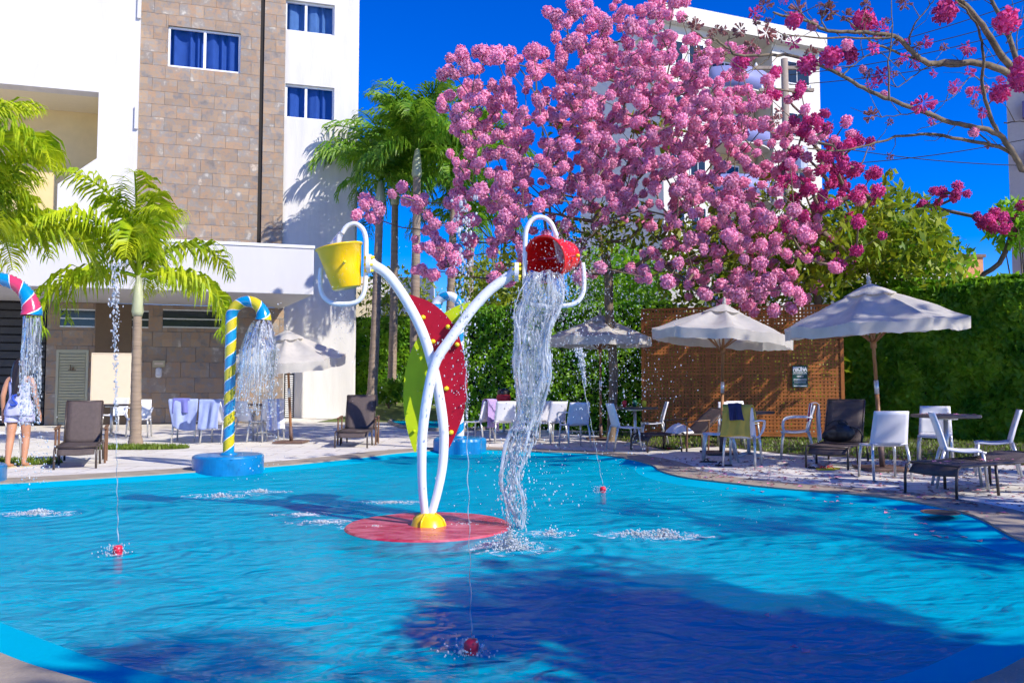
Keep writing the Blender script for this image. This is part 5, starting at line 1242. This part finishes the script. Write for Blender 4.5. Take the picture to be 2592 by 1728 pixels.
g = G(1372,1122); chair('white chair half hidden behind the falling water', g.x-.1, g.y+.5, R(30), False, 'plastic_shade')
g = G(1275,1120); chair('white chair right of the lilac towel behind the water', g.x-.02, g.y+.1, R(15), False)
g = G(1215,1118); chair('white chair carrying the lilac towel', g.x-.05, g.y+.1, R(60), False)
drape('lilac towel hung over chair behind the red leaf panel', (g.x-.05,g.y+.1,0), R(60), 'towel_lilac', .42, .3, .62, seed=12)
g = P(1275,1015,19.5)
t = thing('red_bag', 'red beach bag with dark flap hanging behind the chairs', 'bag', (g.x,g.y,.74)); 
table('dark round table behind the falling water', g.x, g.y, .42, .74)
MB().lathe([(0,0),(.13,0),(.17,.05),(.18,.16),(.15,.22),(0,.24)],18).build('pouch', M['flip_red'], t, smooth=True); MB().lathe([(.155,.221),(.16,.30),(.10,.36),(0,.37)],18).build('flap', M['hair'], t, smooth=True)
# left side
g = G(855,1134); lounger('brown lounger facing the pool beside the sunlit hotel wall', g.x+.23, g.y+.15, R(183), 68, True)
g = G(180,1188); lounger('brown lounger with wooden arms near the walking woman', g.x-.02, g.y+.15, R(204), 70, True, W=.52, bl=.66)
tb = G(281,1103); table('dark table in front of the cream notice board', tb.x, tb.y, .42, .74)
g = G(222,1112); chair('white armchair left of the table before the notice board', g.x+.12, g.y-.3, R(-70))
g = G(342,1106); chair('white armchair right of the palm trunk near the wall', g.x+.08, g.y+.0, R(195))
g = G(300,1090); chair('cream chair behind the table before the notice board', g.x-.1, g.y+.0, R(175), False)
g = G(466,1118); chair('white chair under violet and pale blue towels', g.x, g.y+.1, R(10), False)
drape('pale blue towel hanging over white chair before stone wall', (g.x,g.y+.1,0), R(10), 'towel_blue', .52, .32, .60, seed=15, skew=.1)
drape('violet towel folded over the pale blue towel chair', (g.x-.04,g.y+.088,0), R(10), 'towel_violet', .36, .25, .30, top=.887, seed=16, skew=.15)
g = G(545,1122); chair('white chair under pale blue towel beside the candy cane', g.x, g.y+.1, R(-6), False)
drape('pale blue towel over chair beside the yellow candy cane', (g.x,g.y+.1,0), R(-6), 'towel_blue', .44, .3, .58, seed=18, skew=-.1)
tb = G(662,1100); table('dark round table behind the thin water curtain', tb.x, tb.y, .45, .74)
g = G(632,1118); chair('white armchair seen through the thin water curtain', g.x, g.y+.1, R(-35))
g = G(680,1117); chair('white chair with blue towel right of the water curtain', g.x, g.y+.1, R(30), False)
drape('white and blue towel over chair right of water curtain', (g.x,g.y+.1,0), R(30), 'towel_white', .40, .3, .62, seed=21, m2='towel_blue')
g = G(8,1165); chair('white armchair cut by the left picture edge', g.x-.12, g.y+.1, R(-80))
# flip flops, manhole, petals
def flip(label, x, y, rz, m, m2):
    t = thing('flip_flop', label, 'sandal', (x,y,.005), rz, 'sandals left on the deck'); prof = [(.0,-.12),(.03,-.115),(.036,-.07),(.030,-.01),(.042,.06),(.038,.105),(.0,.13),(-.038,.105),(-.042,.06),(-.030,-.01),(-.036,-.07),(-.03,-.115)]
    MB().prism(prof, lambda u,v_,w: (u,v_,w), .018).build('sole', M[m], t, fixn=True); MB().tube([V(p) for p in spline([(-.036,.0,.018),(-.025,.045,.05),(0,.075,.022),(.025,.045,.05),(.036,0,.018)],5)],.006,6).build('strap', M[m2], t, smooth=True)
for px,py,rz,m_,m2,lab in ((2068,1186,.9,'flip_dark','towel_white','dark sandal with pale strap under the lounger foot'),(2090,1190,1.4,'flip_yellow','flip_red','yellow sandal with red strap before the bag lounger'),(2106,1188,1.9,'flip_yellow','flip_red','second yellow sandal with red strap, turned outward'),(1795,1170,1.3,'flip_dark','flip_dark','black sandal on the deck behind its pair'),(1832,1179,1.6,'flip_dark','flip_dark','black sandal closest to the pool corner'),(1690,1136,.5,'flip_red','flip_dark','red sandal under the low lounger')):
    g = G(px,py); flip(lab, g.x, g.y, rz, m_, m2)
g = G(2380,1298); t = thing('drain_cover', 'round dark drain cover set in the coping', 'drain', (g.x,g.y,.006))
MB().lathe([(0,.004),(.13,.004),(.135,.0)],32).build('lid', M['flip_dark'], t); MB().lathe([(.137,.0),(.137,.006),(.16,.006),(.165,.0)],32).build('ring', M['plate'], t)
def petals(name, label, pts, z, m, s=(.018,.04)):
    mb = MB()
    for a,b in pts:
        L = random.uniform(*s); t_ = random.random()*6.28; c_, s_ = math.cos(t_)*L, math.sin(t_)*L; w = random.uniform(.4,.8)
        zz = z(a,b) if callable(z) else z
        mb.add([(a-c_,b-s_,zz+.004),(a-s_*w,b+c_*w,zz+random.uniform(.004,.022)),(a+c_,b+s_,zz+.006),(a+s_*w,b-c_*w,zz+random.uniform(.003,.015))],[(0,1,2,3)])
    o = mb.build(name, m); tag(o, label, 'petals', kind='stuff')
def scatter(n, x0,x1,y0,y1):
    q = np.stack([rng.uniform(x0,x1,n),rng.uniform(y0,y1,n)],1); return q
q = scatter(1500,2.2,8,7.2,13); q = q[~inside(q, POOL)]; petals('fallen_petals', 'dry brown petals scattered over the right-hand deck', q, .004, M['petal_dry'])
q = scatter(420,2.2,8,7.0,13); q = q[~inside(q, POOL)]; petals('fallen_petals', 'fresh pink petals scattered over the right-hand deck', q, .005, M['petal'])
q = np.array([G(x,y,WATER)[:2] for x,y in [(1905,1238),(1930,1248),(1960,1235),(1990,1245),(2010,1238),(2040,1250),(2060,1262),(2090,1270),(2100,1236),(2155,1275),(2215,1285),(2265,1290),(2330,1325),(2360,1345),(2395,1362),(2440,1360),(2480,1372),(1860,1240),(1985,1265),(2250,1310),(2130,1245),(2075,1240),(1945,1228),(2320,1355),(2010,1640),(2040,1650),(1940,1560)]]); q = q[inside(q,POOL)]
petals('floating_petals', 'pink petals floating along the far right pool edge', np.concatenate([q, q[:14]+rng.normal(0,.15,(14,2))]), lambda a,b: max(WATER, float(floor_z(seg_dist(np.array([[a,b]]),POOL))[0])), M['petal'], (.02,.035))
q = np.stack([tb_ for tb_ in [(G(2432,1189).x+.4*math.sqrt(random.random())*math.cos(a),G(2432,1189).y+.35+.4*math.sqrt(random.random())*math.sin(a)) for a in rng.uniform(0,6.28,30)]]); petals('table_petals', 'pink petals lying on the weathered table', q, .752, M['petal'])
g = G(2370,1256); q = np.stack([(g.x+.02+u*1.25+rng.normal(0,.02), g.y+.05+u*.66+w) for u,w in zip(rng.uniform(.02,1,26), rng.uniform(-.2,.2,26))]); petals('lounger_petals', 'pink petals lying on the flat brown lounger', q, .335, M['petal'])

# ------------------------------------------------------------------ water in the air
def ico(sub=1):
    bm = bmesh.new(); bmesh.ops.create_icosphere(bm, subdivisions=sub, radius=1); v = [x.co.copy() for x in bm.verts]; f = [tuple(q.index for q in x.verts) for x in bm.faces]; bm.free(); return v, f
I1 = ico(1)
def drops(mb, c, r, st=1.3):
    s = Vector((r*random.uniform(.7,1.2), r*random.uniform(.7,1.2), r*random.uniform(.8,st*1.3))); mb.add([(c[0]+v.x*s.x,c[1]+v.y*s.y,c[2]+v.z*s.z) for v in I1[0]], I1[1])
def ribbon_fall(name, label, rows, dy=.0, seed=0, nu=28, depth=.09, nz=70, m='fall', amp=.03):
    rows_ = spline([(y,xa,xb) for y,xa,xb in rows], 12); rows_ = [r for r in rows_]; k = len(rows_); mb = MB(); vs = []
    for i, (y,xa,xb) in enumerate(rows_):
        a, b = P(xa,y,FY+dy), P(xb,y,FY+dy); c = (a+b)/2; hw = (b-a).length/2
        for j in range(nu):
            th = 2*math.pi*j/nu; q = Vector((math.cos(th)*hw, math.sin(th)*min(depth,hw*.8), 0)); w = c+q
            nz_ = mnoise.noise(Vector((w.x*9,w.y*9,w.z*2.2+seed)))*amp*1.3+mnoise.noise(Vector((w.x*26,w.y*26,w.z*5+seed)))*amp*.7+mnoise.noise(Vector((w.x*60,w.y*60,w.z*12+seed)))*amp*.3
            vs.append(w+q.normalized()*nz_*min(1,hw/.06)+Vector((0,0,nz_)))
    mb.add(vs, [(i*nu+j,i*nu+(j+1)%nu,(i+1)*nu+(j+1)%nu,(i+1)*nu+j) for i in range(k-1) for j in range(nu)])
    o = mb.build(name, M[m], smooth=True); return o
t = thing('falling_water', 'sheet of water pouring from the red bucket into the pool', 'water', P(1290,1385,FY)); tl = t.location
ENV = [(690,1322,1430),(740,1302,1430),(800,1290,1422),(880,1294,1408),(960,1298,1398),(1040,1292,1380),(1100,1284,1362),(1160,1274,1346),(1215,1256,1336),(1260,1264,1334),(1310,1272,1330),(1350,1280,1330),(1392,1276,1330)]
def env(y):
    a, b = float(np.interp(y,[e[0] for e in ENV],[e[1] for e in ENV])), float(np.interp(y,[e[0] for e in ENV],[e[2] for e in ENV])); c, h = (a+b)/2+6*math.sin(y*.02), (b-a)/2*(.78+.12*math.sin(y*.035)); return c-h, c+h
rdf = random.Random(4)
strands = [([(y,)+tuple(env(y)) for y in (690,740,800,880,960,1040,1090)], -.10, .030, 'fall_thin')]
for k in range(24):
    y0 = rdf.uniform(690,1000) if k > 7 else 695; y1 = min(1390, y0+rdf.uniform(160,480)); u0 = rdf.random(); ph = rdf.uniform(0,6); hw = rdf.uniform(1.5,6.5); rows = []
    n_ = max(4,int((y1-y0)/45))
    for i in range(n_+1):
        y = y0+(y1-y0)*i/n_; xa, xb = env(y); u = u0+.16*math.sin(y*.012+ph); u = min(1,max(0,u)); c_ = xa+(xb-xa)*u; q = hw*(.35+.65*math.sin(math.pi*min(1,(i+.3)/(n_+.6)))); rows.append((y,c_-q,c_+q))
    strands.append((rows, rdf.uniform(-.22,.02), .018, 'fall'))
for k in range(3):
    ph = k*2.1; rows = []
    for y in range(1120,1395,30):
        xa, xb = env(y); c_ = xa+(xb-xa)*(.5+.48*math.sin(y*.016+ph)); rows.append((y,c_-5,c_+5))
    strands.append((rows, -.1+.04*k, .014, 'fall'))
for i, (rows, dy, am, mm_) in enumerate(strands):
    o = ribbon_fall('water_strand', None, rows, dy, i*7.3, amp=am, m=mm_, nu=28 if i == 0 else 9, depth=.09 if i == 0 else .03); o.parent = t; o.matrix_parent_inverse = Matrix.Translation(-tl)
# pour into yellow bucket and red spout splash
sp_ = ribbon_fall('water_strand', None, [(585,858,872),(600,845,868),(622,832,866),(632,828,868)], 0, 3, depth=.04, amp=.012); sp_.parent = t; sp_.matrix_parent_inverse = Matrix.Translation(-tl)
sp_ = ribbon_fall('water_strand', None, [(590,1398,1412),(612,1400,1422),(640,1405,1432),(665,1412,1440)], 0, 5, depth=.04, amp=.015); sp_.parent = t; sp_.matrix_parent_inverse = Matrix.Translation(-tl)
# curtains from the canes
def bell(label, end, r0, r1, h, seed=0, sx=0, dense=1.0):
    t = thing('water_curtain', label, 'water', end-Vector((0,0,h))); mb = MB(); rd = random.Random(seed); n = 64; wid = 2*math.pi/n
    for k in range(int(n*2*dense)):
        a0 = (k % n)*wid+rd.uniform(-.05,.05); ln = rd.uniform(.45,1.0); st = rd.uniform(0,.05) if k < n else rd.uniform(.1,.5); w_ = wid*rd.uniform(.45,.75)*(1 if k < n else .5)
        rk = rd.uniform(.9,1.08)
        def fn(u, w):
            q = st+(ln-st)*w; a = a0+(u-.5)*2*w_*(1-.8*w**3)+.05*math.sin(q*9+k); r = (r0+(r1-r0)*min(1,q*3.0)**.6)*rk+.02*mnoise.noise(Vector((math.cos(a)*3,math.sin(a)*3,q*6+seed)))*(.3+q)
            return (r*math.cos(a)+sx*math.sqrt(q)*.3, r*math.sin(a), h-q*h)
        mb.grid(fn, 2, 16)
    o = mb.build('film', M['curtain_water'], t, smooth=True); o['kind'] = 'stuff'
    dm_ = MB()
    for k in range(420):
        a = rd.random()*6.283; q = .25+.75*rd.random()**.8; r = r1*rd.uniform(.75,1.2); rr = rd.uniform(.003,.011); x_, y_, z_ = r*math.cos(a)+sx*math.sqrt(q)*.3, r*math.sin(a), h-q*h
        dm_.add([(x_+v.x*rr,y_+v.y*rr,z_+v.z*rr*1.8) for v in I1[0]], I1[1])
    o = dm_.build('droplets', M['drop'], t, smooth=True); o['kind'] = 'stuff'
    return t
bell('thin water curtain falling from the yellow striped cane', end1, .10, .25, 1.35, 1, -.35)
bell('thin water column falling from the pink striped cane', end2, .085, .105, 1.35, 2, .05, .7)
dm = MB()
def spray(n, px0,px1,py0,py1, Y0,Y1, rs=(.002,.0065), fall=0, st=1.6):
    for _ in range(n):
        x = random.uniform(px0,px1); y = random.uniform(py0,py1); drops(dm, P(x,y,random.uniform(Y0,Y1)), rs[0]+(rs[1]-rs[0])*random.random()**2.2, st)
def gspray(n, cx,cy,sx,sy, Y, rs=(.002,.0065), st=1.6, ymax=1360):
    for _ in range(n):
        x = random.gauss(cx,sx); y = random.gauss(cy,sy)
        if y > ymax: continue
        drops(dm, P(x,y,Y+random.gauss(0,.25)), rs[0]+(rs[1]-rs[0])*random.random()**2.2, st)
for _ in range(3400):
    y = 690+700*random.random()**1.15; xa, xb = env(y); u = random.gauss(.5,.30); u = min(1.08,max(-.08,u)); drops(dm, P(xa+(xb-xa)*u, y, FY-.08+random.gauss(0,.07)), .0015+.0065*random.random()**2, 3.2)
gspray(900,1440,690,55,80,7.0,(.0012,.005)); gspray(700,1500,800,90,120,7.1,(.001,.0035)); gspray(400,1290,900,60,150,6.9,(.001,.0035)); gspray(260,880,760,25,80,7.0,(.001,.003)); gspray(520,1440,680,45,70,7.0,(.002,.006)); gspray(900,1480,860,70,110,7.2,(.0018,.0055)); gspray(520,1580,960,70,110,7.4,(.0018,.006)); gspray(260,1420,760,40,60,7.0,(.003,.011))
gspray(260,1250,980,90,120,7.0,(.002,.006)); gspray(120,1165,900,40,90,6.7,(.003,.008)); gspray(300,1330,1180,70,120,7.0,(.002,.009)); spray(160,940,1200,560,1100,6.5,8,(.0015,.004)); gspray(120,860,800,14,80,7.0,(.002,.006)); gspray(130,640,1090,30,70,10.2,(.003,.009)); gspray(160,90,1180,30,60,b2.y,(.004,.012)); gspray(130,690,930,14,90,10.2,(.003,.009))
spray(90,1150,2000,1180,1330,6.5,7.5,(.002,.005))
o = dm.build('water_drops', M['drop'], smooth=True); tag(o, 'loose water drops flying around the tipping red bucket', 'water drops', kind='stuff')
# nozzles and jets
def jet(labn, labj, px, py, zt, lean=(0,0), big=.6, r=.005):
    g = G(px, py, WATER); t = thing('jet_nozzle', labn, 'nozzle', (g.x,g.y,WATER-.10), group='red floor jet nozzles')
    MB().lathe([(.032,-.06),(.032,.10),(.029,.112)],18).build('collar', M['nozzle'], t, smooth=True); MB().lathe([(.029,.112),(.034,.116),(.034,.145),(.028,.160),(.010,.165),(.0,.165)],18).build('tip', M['nozzle'], t, smooth=True)
    j = thing('water_jet', labj, 'water jet', (g.x,g.y,WATER+.08), group='thin vertical water jets'); H_ = zt-(WATER+.08); pts = []; rs = []
    for i in range(60):
        u = i/59; pts.append(Vector((lean[0]*u+.004*math.sin(i*.9), lean[1]*u, H_*u*big))); rs.append(r*(.55+.45*mnoise.noise(Vector((i*.9,px,0))))*(1.0))
    MB().tube(pts, rs, 6).build('stream', M['fall'], j, smooth=True)
    mb = MB()
    for i in range(330):
        u = big*.75+(1-big*.75)*random.random()**.8; sp = .006+.028*((u-big*.7)/(1-big*.7))**2
        x_, y_ = lean[0]*u/ big*.9+random.gauss(0,sp), lean[1]*u+random.gauss(0,sp); r_ = r*random.uniform(.4,1.0)+.009*random.random()**3*max(0,u-.55)*2
        s = Vector((r_,r_,r_*random.uniform(1,2.5))); mb.add([(x_+v.x*s.x,y_+v.y*s.y,H_*u+v.z*s.z) for v in I1[0]], I1[1])
    mb.build('droplets', M['drop'], j, smooth=True)['kind'] = 'stuff'
    fm = MB()
    for i in range(200): a = random.random()*6.28; rr = abs(random.gauss(0,.06)); drops(fm, (rr*math.cos(a)-.02, rr*math.sin(a), -.08+random.random()**2*.07), random.uniform(.0015,.006))
    fm.build('splash', M['drop'], j, smooth=True)['kind'] = 'stuff'
jet('red jet nozzle at the left side of the pool', 'vertical water jet in front of the bright palm', 298, 1402, P(283,655,G(298,1402,WATER).y).z, (-.05,0), .55, .006)
jet('red jet nozzle closest to the camera', 'vertical water jet nearest the camera before the flower', 1193, 1652, P(1177,500,G(1193,1652,WATER).y).z, (-.03,0), .62, .0035)
jet('small red jet nozzle at the far right of the pool', 'slanting thin water jet before the centre umbrella', 1526, 1245, P(1468,880,G(1526,1245,WATER).y).z, (-.28,0), .95, .006)
# foam where water lands
def foam(label, spots):
    mb = MB()
    for (px,py,rx,ry,n,h) in spots:
        g = G(px,py,WATER)
        for _ in range(n):
            a = random.random()*6.28; r = abs(random.gauss(0,.5)); x = g.x+rx*r*math.cos(a); y = g.y+ry*r*math.sin(a); q = random.uniform(.002,.011)*(1-.4*min(1,r))
            drops(mb, (x,y,WATER+random.random()**2.5*h*(1-min(.9,r*.7))), q, 1.1)
    for (px,py,rx,ry,n,h) in spots:
        g = G(px,py,WATER); mb.grid(lambda u,w: (g.x+rx*1.5*(u**.5)*math.cos(w*6.2832)*(1+.35*mnoise.noise(Vector((math.cos(w*6.2832)*2+px,math.sin(w*6.2832)*2,py)))), g.y+ry*1.7*(u**.5)*math.sin(w*6.2832)*(1+.35*mnoise.noise(Vector((math.cos(w*6.2832)*2,math.sin(w*6.2832)*2+py,px)))), WATER+.004+.010*mnoise.noise(Vector((u*9,w*40,px)))**2), 8, 48, mi=1)
    o = mb.build('splash_foam', [M['foam'], M['foam_film']], smooth=True); tag(o, label, 'foam', kind='stuff')
foam('white splash where the bucket water hits the pool', [(1290,1388,.24,.16,900,.16)])
foam('frothy splash right of the bucket water', [(1390,1352,.16,.10,160,.06),(1680,1358,.30,.12,420,.07),(1610,1352,.25,.1,140,.05)])
foam('froth where the pink cane water lands', [(95,1300,.28,.12,420,.05)])
foam('froth around the yellow cane pedestal', [(560,1256,.3,.14,200,.04),(660,1245,.25,.1,160,.04)])
foam('froth on the red disc of the flower', [(950,1335,.22,.10,140,.02),(1170,1330,.25,.12,120,.02)])
foam('froth patches behind the flower base', [(990,1272,.3,.1,260,.02),(820,1322,.22,.1,120,.02),(760,1302,.2,.1,90,.02)])

# ------------------------------------------------------------------ walking woman
wg = G(44, 1182); WS = .92
wm = thing('person', 'woman with long dark hair in a lavender playsuit walking away at the left', 'person', (wg.x, wg.y, 0), R(8))
def skin_obj(name, verts, edges, m, parent, sub=2, root=0):
    me = bpy.data.meshes.new(name); me.from_pydata([tuple(Vector(v[:3])*WS) for v in verts], edges, []); me.materials.append(m); o = obj(name, me, parent)
    sm = o.modifiers.new('skin','SKIN'); sm.use_smooth_shade = True
    for i, v in enumerate(verts):
        rx = v[3]*WS; ry = (v[4] if len(v) > 4 else v[3])*WS; me.skin_vertices[0].data[i].radius = (rx, ry)
    me.skin_vertices[0].data[root].use_root = True
    s = o.modifiers.new('sub','SUBSURF'); s.levels = sub; s.render_levels = sub; return o
# she faces away (+Y); x right
bv = [(0,0,.93,.15,.11),(0,.0,1.06,.125,.09),(0,.01,1.22,.14,.095),(0,.0,1.36,.12,.08),(0,0,1.44,.055),(0,.02,1.52,.065),(0,.03,1.60,.085,.10),(0,.03,1.66,.06,.08)]
be = [(i,i+1) for i in range(7)]
def addc(chain, root):
    prev = root
    for c in chain: bv.append(c); be.append((prev,len(bv)-1)); prev = len(bv)-1
    return prev
for s in (-1,1):
    stp = .10*s
    addc([(.085*s,0,.86,.095),(.09*s,.0+stp*.3,.62,.075),(.09*s,stp*.5+.0,.46,.058),(.092*s,stp*.55-.03,.32,.057),(.09*s,stp*.6-.06,.10,.036),(.09*s,stp*.6-.055,.05,.038),(.092*s,stp*.6+.04,.03,.034),(.095*s,stp*.6+.12,.025,.028)],0)
    h = addc([(.16*s,0,1.37,.05),(.205*s,-.01,1.24,.044),(.235*s,-.02,1.10,.038),(.25*s,.02,.98,.032),(.262*s,.06,.86,.022),(.268*s,.075,.82,.026,.018),(.272*s,.085,.78,.028,.014)],3)
    for k,(dx,ln) in enumerate(((-.02,.062),(-.007,.072),(.007,.068),(.02,.052))):
        addc([(.274*s,.088+dx,.755,.0085),(.275*s,.094+dx,.755-ln*.6,.008),(.270*s,.100+dx,.755-ln,.007)],h)
    addc([(.262*s,.115,.79,.010),(.258*s,.125,.76,.009)],h-1)
body = skin_obj('body', bv, be, M['skin'], wm)
# playsuit
dr_ = MB(); prof = [(.80,.205,.145),(.88,.20,.145),(.96,.185,.135),(1.06,.145,.11),(1.16,.15,.115),(1.26,.158,.115),(1.32,.150,.10)]
def dfn(u, w):
    a = u*2*math.pi; z = np.interp(w,[0,1],[.80,1.32]); rx = np.interp(z,[p[0] for p in prof],[p[1] for p in prof]); ry = np.interp(z,[p[0] for p in prof],[p[2] for p in prof])
    f = 1+.04*math.sin(a*7+z*5)*(1.32-z)/.5; return (rx*f*math.cos(a)*WS, ry*f*math.sin(a)*WS, (z+.01*math.sin(a*4))*WS)
dr_.grid(dfn, 48, 20); dress = dr_.build('playsuit', M['dress'], wm, smooth=True, solid=.008)
for s in (-1,1):
    q = MB(); stp = .10*s
    q.grid(lambda u,w: ((.092*s+.108*(1+.06*math.sin(u*30))*math.cos(u*6.283))*WS, (.01+stp*.25*(1-w)+.115*math.sin(u*6.283))*WS, (.70+w*.16)*WS), 28, 5); q.build('playsuit_leg', M['dress'], dress, smooth=True, solid=.006)
    MB().tube([V(p)*WS for p in spline([(.08*s,-.095,1.31),(.09*s,-.07,1.40),(.085*s,.02,1.43),(.08*s,.095,1.32)],4)],.012,6).build('strap', M['dress'], dress, smooth=True)
MB().tube([V(p)*WS for p in spline([(.02,-.15,1.12),(-.03,-.155,1.10),(-.02,-.16,1.04),(.03,-.165,.99),(-.02,-.165,.96),(-.06,-.16,.97)],5)],.016,7).build('bow', M['navy'], dress, smooth=True)
hr = MB()
def hfn(u, w):
    a = u*2*math.pi; z = 1.70-w*.58; 
    if w < .22: q = w/.22; r = .108*math.sqrt(max(0,1-(1-q)**2)); cx = .03-.01*q; rx, ry = r, r*1.1
    else: q = (w-.22)/.78; rx = .108-.02*q+.02*math.sin(q*5); ry = .115-.05*q; cx = .02-.10*q
    f = 1+.07*math.sin(a*9+w*6)+.03*math.sin(a*17); return (rx*f*math.cos(a)*WS-.01*w, (cx+ry*f*math.sin(a))*WS, (z-.02*math.sin(a*6)*w)*WS)
hr.grid(hfn, 44, 30); hr.build('hair', M['hair'], wm, smooth=True)
for s in (-1,1):
    stp = .10*s; q = MB(); q.prism([(-.042,-.09),(.042,-.09),(.05,.05),(.045,.15),(0,.175),(-.045,.15),(-.05,.05)], lambda u,v_,w: ((.092*s+u)*WS,(stp*.6+v_-.01)*WS,w*WS), .018); q.build('sandal', M['plaque'], wm, fixn=True)
